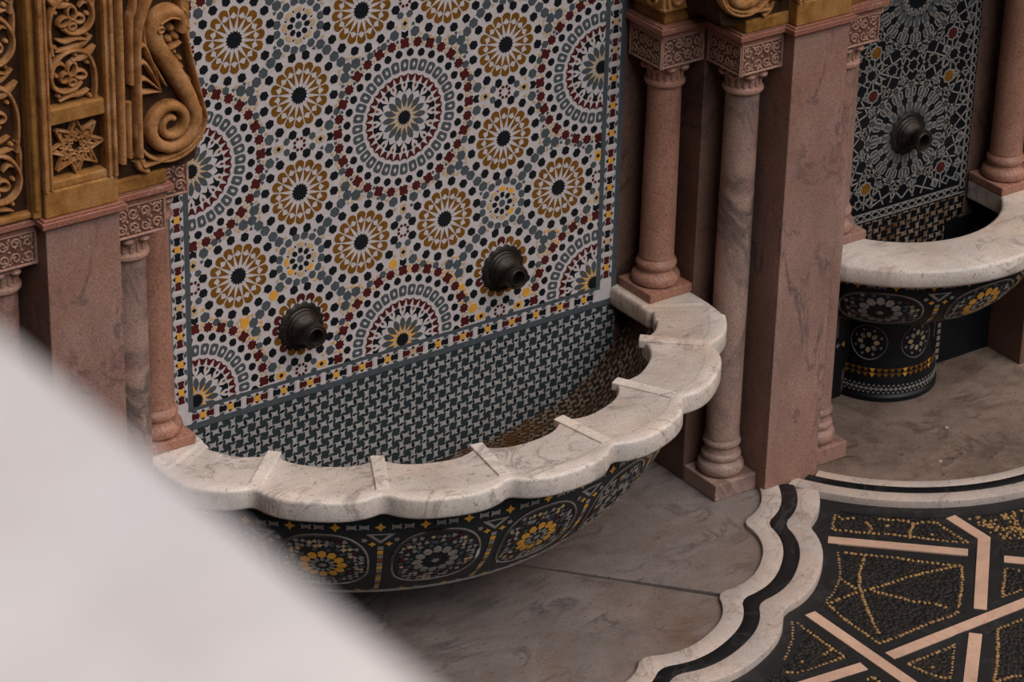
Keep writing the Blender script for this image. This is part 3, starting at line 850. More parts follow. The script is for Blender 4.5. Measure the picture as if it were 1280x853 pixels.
def column(cx, cy, floor, label, mat, group='pink stone columns of the piers'):
    zb = FZ if floor else RZ
    e = empty('stone_column', (cx, cy, zb), label, 'column', group)
    zt = .024; s_ = .0935; R = .0595
    if floor:
        ph, prof = .066, [(.072, .066), (.080, .072), (.085, .085), (.084, .10), (.078, .112), (.070, .118), (.068, .124), (.071, .130), (.073, .138), (.070, .147), (.063, .153), (.060, .165), (.060, .174), (.066, .180), (.069, .188), (.068, .196), (.062, .203), (.060, .21)]
        zs = zb+.21
    else:
        ph, prof = .034, [(.074, .034), (.084, .040), (.087, .052), (.084, .066), (.075, .076), (.066, .080), (.063, .088), (.067, .093), (.072, .102), (.073, .110), (.069, .120), (.061, .128), (.059, .134)]
        zs = zb+.134
    mb = MB(); mb.box(cx-s_, cx+s_, cy-s_, cy+s_-.0005, zb, zb+ph); mb.build('plinth', mat, e, bevel=.004)
    mb = MB(); mb.lathe(prof, (cx, cy, zb), 48); mb.build('base', mat, e, smooth=True)
    mb = MB(); mb.lathe([(R+.003, zs-zb), (R+.002, zs-zb+.02), (R+.001, (zt-.09-zb)*.6), (R-.001, zt-.085-zb)], (cx, cy, zb), 48); mb.build('shaft', mat, e, smooth=True)
    mb = MB(); z0 = zt-zb
    mb.lathe([(R-.001, z0-.09), (R+.008, z0-.088), (R+.012, z0-.081), (R+.011, z0-.073), (R+.002, z0-.067), (R-.002, z0-.062), (R-.001, z0-.035), (R+.004, z0-.026), (R+.009, z0-.02), (R+.010, z0-.001)], (cx, cy, zb), 48)
    for k in range(16):     # fluted leaves round the neck
        a = 2*PI*(k+.5)/16
        fm_ = lambda u, v, h, a=a: (cx+(R-.001+h)*math.cos(a+u/R), cy+(R-.001+h)*math.sin(a+u/R), zt-.062+v)
        mb.relief([(0, 0), (0, .012), (0, .028), (0, .040)], .0075, .005, fm_)
    for k in range(8):
        a = 2*PI*(k+.5)/8; c = (cx+(R+.010)*math.cos(a), cy+(R+.010)*math.sin(a)); P = []
        for i in range(10):
            b = 2*PI*i/10
            P.append([(c[0]+(.020*math.cos(g))*math.cos(b), c[1]+.020*math.cos(g)*math.sin(b), zt-.017+.014*math.sin(g)) for g in [-PI/2+PI*j/6 for j in range(7)]])
        mb.grid(P, None, cu=True)
    mb.build('leaf_capital', 'imp' if mat != 'pinkwarm' else 'pinkwarm', e, smooth=True)
    # carved impost block
    mb = MB(); q = s_-.005; z1 = CZ
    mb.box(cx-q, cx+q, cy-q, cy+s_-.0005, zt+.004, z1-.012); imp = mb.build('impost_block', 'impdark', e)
    mb = MB(); r2 = random.Random(int((cx+9)*100)); w = 2*q
    for f_ in (face((cx-q, cy-q, zt+.004), (1, 0, 0), (0, 0, 1)), face((cx-q, cy+q, zt+.004), (0, -1, 0), (0, 0, 1)), face((cx+q, cy-q, zt+.004), (0, 1, 0), (0, 0, 1))):
        H_ = z1-.012-zt-.004
        for a, b in (((.003, 0), (.003, H_)), ((w-.003, 0), (w-.003, H_)), ((0, .004), (w, .004)), ((0, H_-.004), (w, H_-.004))): mb.relief([a, b], .0042, .005, f_)
        g = lambda u, v, h, f_=f_: f_(u+.008, v+.009, h)
        small_vine(mb, w-.016, H_-.018, g, None, r2)
    c_ = mb.build('carving', 'imp', imp, smooth=True); 
    mb = MB(); mb.box(cx-s_, cx+s_, cy-s_, cy+s_-.0005, z1-.0125, z1); mb.build('impost_cap', 'moulding', e, bevel=.002)
    return e
def pier(xc, label, cols, mats):
    e = empty('stone_pier', (xc, -.2, FZ), label, 'pier')
    mb = MB(); mb.prism([(xc-.308, .002), (xc-.308, -.193), (xc-.121, -.193), (xc+.121, -.193), (xc+.308, -.193), (xc+.308, .002)], FZ, CZ); mb.build('stepped_core', 'core', e, bevel=.003)
    mb = MB(); mb.box(xc-.121, xc+.121, -.43, -.1931, FZ, CZ); mb.build('pilaster', 'pink', e, bevel=.003)
    mb = MB()
    mb.prism(outline(xc, .004), CZ, CZ+.010); mb.prism(outline(xc, .018), CZ+.0100, CZ+.030); mb.prism(outline(xc, .010), CZ+.0300, CZ+.036)
    o = mb.build('stone_cornice', 'moulding', None, bevel=.004, seg=3)
    origin_to(o, (xc, -.2, CZ))
    return e, o
pr, co = pier(1.405, 'broad pink marble pier between the scalloped basin and the round basin', None, None)
tag(co, 'stepped red-brown stone cornice running over the columns and pier at the top right', 'cornice')
pl, co = pier(-1.405, 'broad pink marble pier at the left of the rosette panel', None, None)
tag(co, 'stepped red-brown stone cornice under the carved ochre stucco at the left', 'cornice')
column(1.003, -.097, False, 'warm pink stone column standing on the right end of the scalloped rim', 'pinkwarm')
column(1.1905, -.287, True, 'grey-veined pink column on the floor, left of the broad right pier', 'pinkgrey')
column(1.6195, -.287, True, 'slim pink column on the floor against the right face of the broad pier', 'pink')
column(1.807, -.097, False, 'pink column on the left end of the round basin rim, mostly hidden behind its neighbour', 'pink')
column(2.663, -.097, False, 'shadowed pink column on the right end of the round basin rim, at the right edge', 'pinkwarm')
column(-1.003, -.097, False, 'reddish pink column standing on the left end of the scalloped rim beside the tiles', 'pinkwarm')
column(-1.1905, -.287, True, 'pale grey-pink floor column just right of the broad left pier', 'pinkgrey')
column(-1.6195, -.287, True, 'partly cropped pink column at the far left edge, left of the broad left pier', 'pink')
# far pier at right edge (only its shadowed side and core show)
e = empty('stone_pier', (3.065, -.2, FZ), 'shadowed brown stone jamb behind the column at the right edge', 'pier')
mb = MB(); mb.prism([(3.065-.308, .002), (3.065-.308, -.193), (3.065+.308, -.193), (3.065+.308, .002)], FZ, 1.2); mb.build('stepped_core', 'core', e, bevel=.003)
#BODY2
# ================================================================== carved stucco above the piers
ZS = CZ+.036
def stucco_pier(xc, label, left_field):
    e = empty('carved_stucco_pier', (xc, -.2, ZS), label, 'stucco')
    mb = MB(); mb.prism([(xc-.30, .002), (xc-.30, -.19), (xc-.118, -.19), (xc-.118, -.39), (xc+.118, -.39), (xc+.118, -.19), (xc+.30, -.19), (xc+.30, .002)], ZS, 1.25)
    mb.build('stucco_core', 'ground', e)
    # base course
    mb = MB(); mb.box(xc-.120, xc+.120, -.432, -.36, ZS, ZS+.085); mb.build('base_course', 'stucco', e, bevel=.006)
    # front frame
    y0 = -.392; fm = face((xc-.121, y0, 0), (1, 0, 0), (0, 0, 1)); W = .242
    mb = MB()
    Y = -.430
    mb.box(xc-.121, xc-.087, Y, -.38, ZS+.085, 1.25); mb.box(xc+.087, xc+.121, Y, -.38, ZS+.085, 1.25)
    mb.box(xc-.088, xc+.088, Y+.003, -.38, .470, .520); mb.box(xc-.088, xc+.088, Y+.002, -.38, ZS+.084, .297); mb.box(xc-.088, xc+.088, Y+.002, -.38, 1.13, 1.25)
    mb.build('frame', 'stucco', e, bevel=.005)
    mb = MB()
    for x, w in ((xc-.113, .0085), (xc+.113, .0085), (xc-.094, .006), (xc+.094, .006)):
        mb.relief([(x, ZS+.086), (x, .6), (x, 1.2)], w, .012, lambda u, v, h: (u, Y-h+(.006 if abs(u-xc) < .1 else .002), v))
    mb.build('frame_beads', 'relief', e, smooth=True)
    # star panel
    c = (xc, .383); mb = MB(); f2 = lambda u, v, h: (u, y0-.006-h, v)
    R1 = .090
    for k in range(8):
        a = k*PI/4+PI/8*0
        p = lambda r, b: (c[0]+r*math.cos(b), c[1]+r*math.sin(b))
        mb.relief([p(R1, a), p(R1*.55, a+PI/8)], .0048, .016, f2); mb.relief([p(R1*.55, a+PI/8), p(R1, a+PI/4)], .0048, .016, f2)
        mb.relief(smooth([p(R1*.60, a+PI/8), p(R1*.50, a+.15), p(R1*.26, a-.25), p(R1*.42, a-.75), p(R1*.60, a-.9)], 4), .0045, .014, f2)
        mb.relief(smooth([p(R1*.74, a), p(R1*.52, a+.35), p(R1*.36, a+.9), p(R1*.52, a+1.25)], 4), .0042, .012, f2)
        mb.relief([p(R1*.17, a), p(R1*.30, a+PI/8), p(R1*.17, a+PI/4)], .004, .012, f2)
        mb.relief([p(R1*.80, a+.02), p(R1*.47, a+PI/4*1.45)], .0040, .013, f2); mb.relief([p(R1*.80, a-.02), p(R1*.47, a-PI/4*1.45)], .0040, .011, f2)
    mb.build('star_relief', 'relief', e, smooth=True)
    # vine panel
    def vine(x0, x1, z0, z1, f3, name, seed, flip=1):
        mb = MB(); w = x1-x0; cell = w*1.06; n = int(math.ceil((z1-z0)/cell)); r2 = random.Random(seed)
        for k in range(n):
            s_ = flip*(1 if k % 2 else -1); cx = (x0+x1)/2; cz = z0+cell*(k+.5)
            Q = lambda u, v: (cx+s_*u*w, cz+v*w)
            Rl = lambda pts, ww=.0085, hh=.02, tp=0: mb.relief(smooth([Q(*p) for p in pts], 5), ww, hh, f3, None, tp)
            # encircling stem
            Rl([(-.40, -.62), (-.44, -.3), (-.42, .05), (-.28, .34), (0, .45), (.27, .36), (.43, .1), (.40, -.16), (.22, -.30), (-.02, -.28), (-.16, -.16)], .0078, .022)
            Rl([(.43, .1), (.45, .4), (.40, .62)], .0072, .02)
            # broad leaf crossing
            Rl([(-.46, .46), (-.26, .30), (.02, .26)], .0135, .020, .9); Rl([(-.40, .66), (-.2, .52), (.1, .48), (.34, .5)], .011, .018, .7)
            # looped leaves
            for (u, v, ru, rv, ro) in ((.02, .10, .085, .13, .2), (-.14, -.04, .12, .075, .3), (.16, -.04, .10, .075, -.4), (.02, -.16, .07, .06, 0)):
                P_ = [(u+ru*math.cos(b)*math.cos(ro)-rv*math.sin(b)*math.sin(ro), v+ru*math.cos(b)*math.sin(ro)+rv*math.sin(b)*math.cos(ro)) for b in [2*PI*i/14 for i in range(14)]]
                mb.relief([Q(*p) for p in P_], .0062, .019, f3, None, 0, True)
            Rl([(.16, .18), (.26, .26), (.33, .22)], .008, .018, .8); Rl([(-.30, -.35), (-.14, -.42), (.06, -.40), (.30, -.46)], .0095, .019, .8)
            for (u, v) in ((.30, -.36), (-.30, .16), (.33, .02), (-.06, .36), (-.33, -.5)): mb.blob(Q(u, v), .0085, .0085, .019, f3, None, 8, 3)
        return mb
    m1 = vine(xc-.080, xc+.080, .522, 1.12, lambda u, v, h: (u, y0-.004-h, v), 'v', 3)
    m1.build('vine_relief', 'relief', e, smooth=True)
    if left_field:
        # carved field on the outer side of the left pier
        s_ = -1; xa, xb = xc-.36, xc-.150
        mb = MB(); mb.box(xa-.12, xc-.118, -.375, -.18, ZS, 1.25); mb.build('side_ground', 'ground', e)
        mb = MB(); mb.box(xc-.150, xc-.121, -.415, -.36, ZS, 1.25); mb.box(xa-.12, xc-.145, -.400, -.36, ZS, ZS+.02); mb.build('side_frame', 'stucco', e, bevel=.006)
        mb = MB(); mb.relief([(xc-.138, ZS+.03), (xc-.138, 1.2)], .011, .012, lambda u, v, h: (u, -.412-h, v)); mb.build('side_bead', 'amber', e, smooth=True)
        m2 = vine(xc-.36, xc-.160, ZS+.02, 1.12, lambda u, v, h: (u, -.374-h*1.1, v), 'v', 5, -1); m2.build('side_vine_relief', 'relief', e, smooth=True)
    return e
stucco_pier(1.405, 'ochre carved stucco pier above the stone cornice at the top right', False)
stucco_pier(-1.405, 'ochre carved stucco pier with vine and star panels at the top left', True)

def bracket(sg, xo, y_front, y_back, label, k=1.0, dx=0.0):
    """big S-scroll console; |x| values measured on the left one, mirrored with sg; xo, k shift and scale"""
    X = lambda x: sg*(x+dx)
    e = empty('scroll_bracket', (X(1.15), y_front, ZS), label, 'scroll bracket', 'scroll brackets above the columns')
    prof = [(1.285, .232), (1.105, .232), (1.04, .226), (1.000, .240), (.990, .275), (.985, .33), (.972, .352), (.968, .37), (.984, .44), (1.005, .53), (1.024, .62), (1.04, .70), (1.05, .77), (1.05, 1.25), (1.285, 1.25)]
    yb = y_front+.022
    P = [(X(a), b) for a, b in prof]
    mb = MB(); n = len(P); vs = [(x, yb, z) for x, z in P]+[(x, y_back, z) for x, z in P]
    mb.add(vs, [tuple(range(n)), tuple(range(2*n-1, n-1, -1))]+[(i, (i+1) % n, n+(i+1) % n, n+i) for i in range(n)])
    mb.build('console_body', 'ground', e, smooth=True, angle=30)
    f3 = lambda u, v, h: (X(u), yb-h, v)
    if sg*1 > 0: pass
    Rl = lambda mb, pts, w, h, tp=0, mt=None: mb.relief(smooth(pts, 6), w, h, f3, mt, tp)
    # main S strand ending in the volute
    vc = (1.089, .378); S_ = [(1.050, .660), (1.045, .69), (1.062, .72), (1.095, .728), (1.125, .712), (1.136, .68), (1.130, .640), (1.106, .595), (1.066, .527), (1.030, .46), (1.012, .41)]
    sp = []
    for i in range(30):
        a = math.radians(18-i*23.5); r = .086*(1-i/29*.80)
        sp.append((vc[0]-r*math.cos(a), vc[1]+r*math.sin(a)))
    mb = MB(); pts = smooth(S_, 6)[:-1]+sp; Lp = len(pts); P = []
    for i, (x, y) in enumerate(pts):
        a = pts[max(i-1, 0)]; b = pts[min(i+1, Lp-1)]; ddx, ddy = b[0]-a[0], b[1]-a[1]; L = math.hypot(ddx, ddy) or 1; nx, ny = -ddy/L, ddx/L
        t_ = i/(Lp-1); w = .013+.0135*min(1, t_/.25) if t_ < .55 else .0265*(1-(t_-.55)/.45*.64)
        H_ = .040*(1-max(0, t_-.7)*.5)
        P.append([f3(x+nx*w*q, y+ny*w*q, H_*hh) for q, hh in ((1, 0), (.98, .5), (.8, .82), (.4, .98), (0, 1), (-.4, .98), (-.8, .82), (-.98, .5), (-1, 0))])
    mb.grid(P); mb.add(P[0], [tuple(range(9))]); mb.add(P[-1], [tuple(range(9))[::-1]])
    mb.build('volute', 'relief', e, smooth=True, angle=60)
    mb = MB()
    # outer fillet of the volute
    vo = [(vc[0]-.116*math.cos(math.radians(10-i*14)), vc[1]+.116*math.sin(math.radians(10-i*14))) for i in range(16)]
    Rl(mb, [(1.060, .600), (1.02, .50), (.99, .42), vo[0]] if False else vo, .008, .030)
    # feather fan
    for a in ((1.192, .635), (1.194, .585), (1.196, .537), (1.196, .497)): Rl(mb, [(a[0], a[1]), (a[0]-.03, a[1]-.004), (1.118, .487)], .0125, .026, .999)
    Rl(mb, [(1.168, .70), (1.160, .62), (1.128, .555), (1.10, .50)], .007, .022, .5)
    # inner dark hollow with knobs
    for p, r in (((1.078, .675), .014), ((1.062, .645), .013), ((1.085, .64), .012), ((1.070, .60), .009), ((1.052, .575), .009)): mb.blob(p, r, r, .026, f3, None, 10, 4)
    Rl(mb, [(1.103, .612), (1.075, .616), (1.05, .628)], .0075, .028)
    Rl(mb, [(1.075, .585), (1.045, .545)], .008, .022); Rl(mb, [(1.05, .53), (1.02, .50), (1.03, .47)], .007, .018)
    # eye
    mb.relief([(1.124+.011*math.cos(b), .686+.008*math.sin(b)) for b in [2*PI*i/14 for i in range(14)]], .0045, .046, f3, None, 0, True)
    mb.blob((1.124, .686), .004, .003, .043, f3)
    Rl(mb, [(1.125, .704), (1.09, .715), (1.06, .706)], .006, .046)
    # tail tip under the volute
    Rl(mb, [(1.185, .262), (1.13, .268), (1.08, .275), (1.03, .292), (.995, .318)], .011, .030, .4); Rl(mb, [(.992, .345), (1.012, .300)], .010, .026)
    Rl(mb, [(1.205, .285), (1.19, .255), (1.165, .24)], .010, .022)
    for a, b in ((1.20, .30), (1.18, .27)): mb.blob((a, b), .013, .018, .02, f3)
    mb.build('scroll_ornament', 'relief', e, smooth=True, angle=60)
    mb = MB()
    Rl(mb, [(1.052, 1.2), (1.050, .78), (1.043, .70), (1.027, .615), (1.006, .52), (.985, .43), (.972, .375)], .0075, .034)
    Rl(mb, [(1.120, 1.2), (1.118, .86), (1.150, .79), (1.180, .72), (1.194, .64), (1.196, .5), (1.198, .30)], .012, .040)
    Rl(mb, [(1.252, .29), (1.250, .5), (1.245, 1.2)], .013, .034); Rl(mb, [(1.226, .30), (1.225, .42), (1.224, .475)], .010, .026)
    Rl(mb, [(1.215, .53), (1.212, .72), (1.195, .80), (1.170, 1.2)], .010, .030)
    mb.build('upright_mouldings', 'relief', e, smooth=True, angle=60)
    mb = MB(); a, b = sorted((X(1.285), X(1.100))); mb.box(a, b, y_front+.012, y_back, ZS, .2325)
    mb.build('foot_block', 'amber', e, bevel=.006)
    return e
bracket(-1, 0, -.405, -.19, 'ochre S-scroll bracket with spiral volute at the top left beside the mosaic')
bracket(1, 0, -.405, -.19, 'ochre scroll bracket over the grey-veined column, cut by the top edge')
def corner_block(sg, label):
    e = empty('stucco_corbel', (sg*1.0, -.1, ZS), label, 'stucco')
    a, b = sorted((sg*.922, sg*1.104)); mb = MB(); mb.box(a, b, -.182, -.002, ZS, ZS+.05); mb.build('foot_block', 'amber', e, bevel=.006)
    a, b = sorted((sg*.900, sg*1.104)); mb = MB(); mb.box(a, b, -.200, -.002, ZS+.0495, 1.2); mb.build('console_body', 'stucco', e, bevel=.006)
    mb = MB(); r2 = random.Random(5)
    f = face((a, -.2, ZS+.055), (1, 0, 0), (0, 0, 1)); small_vine(mb, b-a, .5, f, None, r2, .09, .007, .014)
    if sg > 0: f = face((a, -.004, ZS+.055), (0, -1, 0), (0, 0, 1)); small_vine(mb, .19, .5, f, None, r2, .09, .007, .014)
    mb.build('carving', 'relief', e, smooth=True)
corner_block(1, 'amber stucco corbel over the warm pink column by the mosaic, cut by the top edge')
corner_block(-1, 'amber stucco corbel hidden behind the big S-scroll bracket at the top left')
# mirrored bracket on the round-basin side of the right pier
def bracket_far():
    e = empty('stucco_bracket', (1.62, -.38, ZS), 'ochre stucco corbel over the slim column right of the broad pier', 'stucco')
    mb = MB(); mb.box(1.530, 1.708, -.372, -.19, ZS, ZS+.05); mb.build('foot_block', 'amber', e, bevel=.006)
    mb = MB(); pr_ = [(1.526, ZS+.05), (1.69, ZS+.05), (1.75, .30), (1.80, .36), (1.76, .60), (1.74, 1.2), (1.526, 1.2)]
    n = len(pr_); mb.add([(x, -.38, z) for x, z in pr_]+[(x, -.19, z) for x, z in pr_], [tuple(range(n)), tuple(range(2*n-1, n-1, -1))]+[(i, (i+1) % n, n+(i+1) % n, n+i) for i in range(n)])
    mb.build('console_body', 'stucco', e, bevel=.006)
bracket_far()

# unseen hood, added to keep daylight off the narrow tile panel
mb = MB(); mb.box(1.62, 2.88, -.98, -.004, 1.22, 1.5); o = mb.build('added_shade_hood', 'stucco', None, bevel=.02); origin_to(o, (PX, -.4, 1.22))
tag(o, 'unseen hood added to shade the narrow niche of the round basin', 'hood')
# ================================================================== floor
def slab(poly, z0, z1, name, mat, label):
    mb = MB(); mb.prism(poly, z0, z1); o = mb.build(name, mat, None, bevel=.0025)
    c = (sum(p[0] for p in poly)/len(poly), sum(p[1] for p in poly)/len(poly), z1); origin_to(o, c)
    return tag(o, label, 'floor slab')
cr = lambda th: scal2(th, 1.372, 1.462)
def scal2(th, base, top, per=20.6):
    acc = 0
    for q in (-1, 0, 1):
        x = (th+q)/per; x = x-round(x); acc += 1-abs(2*x)**2.6
    return base+(top-base)*acc/3
def c1(r): return lambda th: scal2(th, r[0], r[1])
# joint between the two slabs runs from the pedestal to the third cusp of the curb
J0 = (.246-.6, -.327+.71); jd = Vector((.718-.246, -.885+.327)).normalized()
edge = [XY(scal2(th, 1.3715, 1.4615), th) for th in np.arange(-75, 75.1, 1.0)]
jp = (.722, -.889)
right = [p for p in edge if (Vector(p)-Vector((.246, -.327))).cross(jd) < -.001]
side = lambda p: (p[0]-.246)*jd.y-(p[1]+.327)*jd.x
R_ = [p for p in edge if side(p) < 0]; L_ = [p for p in edge if side(p) > 0]
if side((1.2, -.4)) > 0: R_, L_ = L_, R_
R_ = [p for p in R_ if p[1] < 0]; L_ = [p for p in L_ if p[1] < 0]
g = .0018
# split point on the wall line
tw = (0.-(-.327))/jd.y; jw = (.246+jd.x*tw, 0.0)
off = Vector((-jd.y, jd.x))*g
if side((.246+off.x, -.327+off.y))*side((1.2, -.4)) < 0: off = -off
Rp = [(jw[0]+off.x, 0)]+[p for p in R_]+[(1.52, 0)]
Lp = [(-1.52, 0)]+[p for p in L_]+[(jw[0]-off.x, 0)]
slab(Rp, FZ-.0159, FZ, 'marble_floor_slab', 'slab', 'veined grey-pink marble floor slab between the scalloped basin and the right pier')
slab(Lp, FZ-.0159, FZ, 'marble_floor_slab', 'slab', 'dark shaded marble floor slab under the front of the scalloped basin')
circ2 = [(PX+.8095*sind(a), -.8095*cosd(a)) for a in np.arange(-85, 85.1, 2.5)]
slab([(PX-.806, 0)]+circ2+[(PX+.806, 0)], FZ-.0159, FZ-.0006, 'marble_floor_slab', 'slab2', 'brown-stained marble floor slab under the round basin')
def band(fn_in, fn_out, a0, a1, z0, z1, ctr, step=.5, ymax=None, bev=.006):
    ths = np.arange(a0, a1+1e-6, step); P = []
    for th in ths:
        ri, ro = fn_in(th), fn_out(th); s_, c_ = sind(th), cosd(th)
        q = lambda r, z: (ctr[0]+r*s_, ctr[1]-r*c_, z)
        P.append([q(ri, z0), q(ri, z1-bev), q(ri+bev*.3, z1-bev*.3), q(ri+bev, z1), q(ro-bev, z1), q(ro-bev*.3, z1-bev*.3), q(ro, z1-bev), q(ro, z0)])
    mb = MB(); mb.grid(P, None, cv=True); mb.add(P[0], [tuple(range(8))]); mb.add(P[-1], [tuple(range(8))[::-1]]); return mb
cb = empty('scalloped_kerb', (0, -1.1, FZ-.02), 'scalloped marble kerb, two pale bands round a black one, before the big basin', 'kerb')
D0 = (0, CY); KZ = FZ+.016
fi, f1, f2_, fo = c1((1.372, 1.462)), c1((1.462, 1.535)), c1((1.520, 1.590)), c1((1.610, 1.672))
band(fi, f1, -62.6, 62.6, FZ-.0158, KZ, D0).build('inner_pale_band', 'curb', cb, smooth=True)
band(f1, f2_, -62, 62.0, FZ-.0158, KZ-.0010, D0, bev=.001).build('black_band', 'curbblack', cb, smooth=True)
band(f2_, fo, -60.5, 60.5, FZ-.0158, KZ-.0003, D0).build('outer_pale_band', 'curb', cb, smooth=True)
cb2 = empty('round_kerb', (PX, -.88, FZ-.02), 'smoothly curved marble kerb with a black band, in front of the round basin', 'kerb')
k_ = lambda r: (lambda th: r)
def arc2(r): return math.degrees(math.acos(.43/r))
band(k_(.810), k_(.857), -arc2(.82), arc2(.82), FZ-.0158, KZ+.0002, (PX, 0), 1).build('inner_pale_band', 'curb', cb2, smooth=True)
band(k_(.857), k_(.897), -arc2(.86), arc2(.86), FZ-.0158, KZ-.0004, (PX, 0), 1, bev=.001).build('black_band', 'curbblack', cb2, smooth=True)
band(k_(.897), k_(.960), -arc2(.93), arc2(.93), FZ-.0158, KZ, (PX, 0), 1).build('outer_pale_band', 'curb', cb2, smooth=True)
# pebble floor
MZ = FZ-.016
pf = empty('pebble_mosaic_floor', (1.2, -1.4, MZ), 'black pebble mosaic floor crossed by a star of peach marble strips', 'floor mosaic')
mb = MB(); mb.box(-6.9, 7.9, -8.9, -.05, FZ-.029, MZ); o = mb.build('pebble_bed', 'pebble_ground', pf)
mb = MB(); ths = np.arange(-60, 60.1, .5); P = []
for th in ths: P.append([(XY(fo(th)-.01, th)+(MZ+.003,)), (XY(fo(th)+.072, th)+(MZ+.003,)), (XY(fo(th)+.074, th)+(MZ-.004,))])
mb.grid(P)
P = []
for th in np.arange(-62, 62.1, 2): P.append([(PX+r*sind(th), -r*cosd(th), z) for r, z in ((.95, MZ+.0035), (1.025, MZ+.0035), (1.027, MZ-.004))])
mb.grid(P); mb.build('charcoal_margin', 'band', pf)
def strip(a, b, w, m0=0, m1=0, mat='strip', name='marble_strip', z=.006, cut0=0, cut1=0):
    a, b = Vector(a), Vector(b); d = (b-a).normalized(); n = Vector((-d.y, d.x))
    pts = [a+n*w+d*cut0*w, b+n*w+d*cut1*w, b-n*w-d*cut1*w, a-n*w-d*cut0*w]
    mb = MB(); q = [(p.x, p.y) for p in pts]
    if (pts[1]-pts[0]).cross(pts[2]-pts[1]) < 0: q = q[::-1]
    mb.prism(q, MZ-.02, MZ+z)
    return mb.build(name, mat, pf, bevel=.0015)
ST = [((1.282, -.787), (1.638, -1.123), 0, 0), ((1.752, -1.082), (1.418, -1.424), -.41, 0), ((1.752, -.905), (1.752, -1.082), 0, -.41),
      ((.965, -1.475), (1.62, -1.475), 0, 0), ((.915, -1.126), (.915, -1.80), 0, 0), ((1.300, -1.530), (1.02, -1.800), 0, 0), ((.60, -1.450), (.855, -1.475), 0, 0),
      ((1.713, -1.225), (1.95, -1.45), 0, 0), ((1.70, -1.475), (2.3, -1.475), 0, 0)]
W_ = .0225
for a, b, c0, c1_ in ST: strip(a, b, W_, cut0=c0, cut1=-c1_ if c1_ else 0)
for bi, (a, b, _, _) in enumerate(ST):
    A_, B_ = Vector(a), Vector(b); d = (B_-A_).normalized(); n = Vector((-d.y, d.x))
    for s_ in (1, -1):
        strip(A_+n*s_*.046-d*.012, B_+n*s_*.046+d*.016, .0225, mat='band', name='charcoal_border', z=.0012+.0004*bi+.0001*s_)
PEB = [[(1.417,-.667),(1.422,-.7),(1.46,-.715)],[(1.403,-.678),(1.345,-.735),(1.396,-.790),(1.446,-.835),(1.493,-.874),(1.534,-.916),(1.572,-.96),(1.629,-1.02),(1.687,-1.068)],
[(1.477,-.766),(1.473,-.802),(1.444,-.823)],[(1.532,-.772),(1.57,-.806),(1.607,-.84),(1.608,-.871),(1.57,-.895),(1.537,-.932)],[(1.614,-.865),(1.653,-.877),(1.687,-.902),(1.685,-.98),(1.685,-1.029),(1.687,-1.062)],
[(1.253,-.872),(1.198,-.95),(1.147,-1.01),(1.082,-1.061),(1.019,-1.092)],[(1.009,-1.104),(.995,-1.194),(.992,-1.272),(.991,-1.333),(.991,-1.394)],[(1.323,-.937),(1.246,-1.001),(1.181,-1.07),(1.124,-1.161),(1.075,-1.255),(1.029,-1.349)],
[(.991,-1.394),(1.062,-1.397),(1.138,-1.394),(1.227,-1.39),(1.306,-1.398),(1.35,-1.39)],[(1.555,-1.183),(1.502,-1.242),(1.435,-1.309),(1.366,-1.374)],[(1.28,-.885),(1.351,-.955),(1.398,-1.001),(1.441,-1.052),(1.486,-1.101),(1.533,-1.147),(1.564,-1.18)],
[(1.027,-1.107),(1.124,-1.106),(1.18,-1.115),(1.26,-1.122),(1.353,-1.127),(1.449,-1.142),(1.557,-1.169)],[(1.195,-1.134),(1.23,-1.193),(1.262,-1.255),(1.317,-1.314),(1.337,-1.364)],[(1.15,-1.012),(1.151,-1.087)],
[(.992,-1.541),(1.07,-1.542),(1.139,-1.541),(1.195,-1.541)],[(1.195,-1.541),(1.13,-1.606),(1.049,-1.681)],[(.987,-1.547),(.999,-1.598),(1.021,-1.654),(1.046,-1.684)],[(1.043,-1.601),(1.05,-1.602)],[(1.524,-.826),(1.53,-.826)],[(1.617,-.955),(1.625,-.955)],
[(.84,-1.15),(.84,-1.22),(.84,-1.287),(.84,-1.348),(.84,-1.396)],[(.795,-1.344),(.835,-1.336)],[(.623,-1.36),(.649,-1.384),(.713,-1.393),(.787,-1.39),(.838,-1.393)],[(.830,-1.135),(.778,-1.202),(.71,-1.262),(.66,-1.298)],[(.705,-1.336),(.71,-1.336)],
[(1.375,-1.558),(1.314,-1.623),(1.231,-1.707),(1.156,-1.776)],[(1.385,-1.547),(1.451,-1.546),(1.506,-1.547)],[(1.67,-1.277),(1.612,-1.333),(1.544,-1.399)],[(1.539,-1.405),(1.582,-1.406),(1.629,-1.409)],[(1.682,-1.276),(1.713,-1.315)],
[(.816,-1.536),(.840,-1.54),(.839,-1.568)],[(1.159,-1.779),(1.224,-1.788),(1.263,-1.805)],[(1.80,-1.00),(1.92,-1.12),(2.05,-1.25)]]
mb = MB(); rp = random.Random(4)
def pebble(x, y, s_=1):
    mb.blob((x, y, MZ-.001), .0085*s_*rp.uniform(.8, 1.2), .0065*s_*rp.uniform(.8, 1.15), .006*s_, None, None, 8, 3, rp.random()*3)
for pl_ in PEB:
    acc = 0
    for a, b in zip(pl_, pl_[1:]):
        L = math.hypot(b[0]-a[0], b[1]-a[1]); d = acc
        while d < L:
            f = d/L; pebble(a[0]+(b[0]-a[0])*f+rp.uniform(-.002, .002), a[1]+(b[1]-a[1])*f+rp.uniform(-.002, .002)); d += .0165*rp.uniform(.85, 1.25)
        acc = d-L
for i in range(330):    # thick drift of tan pebbles right of the corner strip
    x, y = rp.uniform(1.80, 2.15), rp.uniform(-1.34, -.93)
    if math.hypot(x-PX, y) < 1.03 or (x-1.80)+(y+1.10) < -.02 and x < 1.9 and y < -1.12: continue
    pebble(x, y, 1.0)
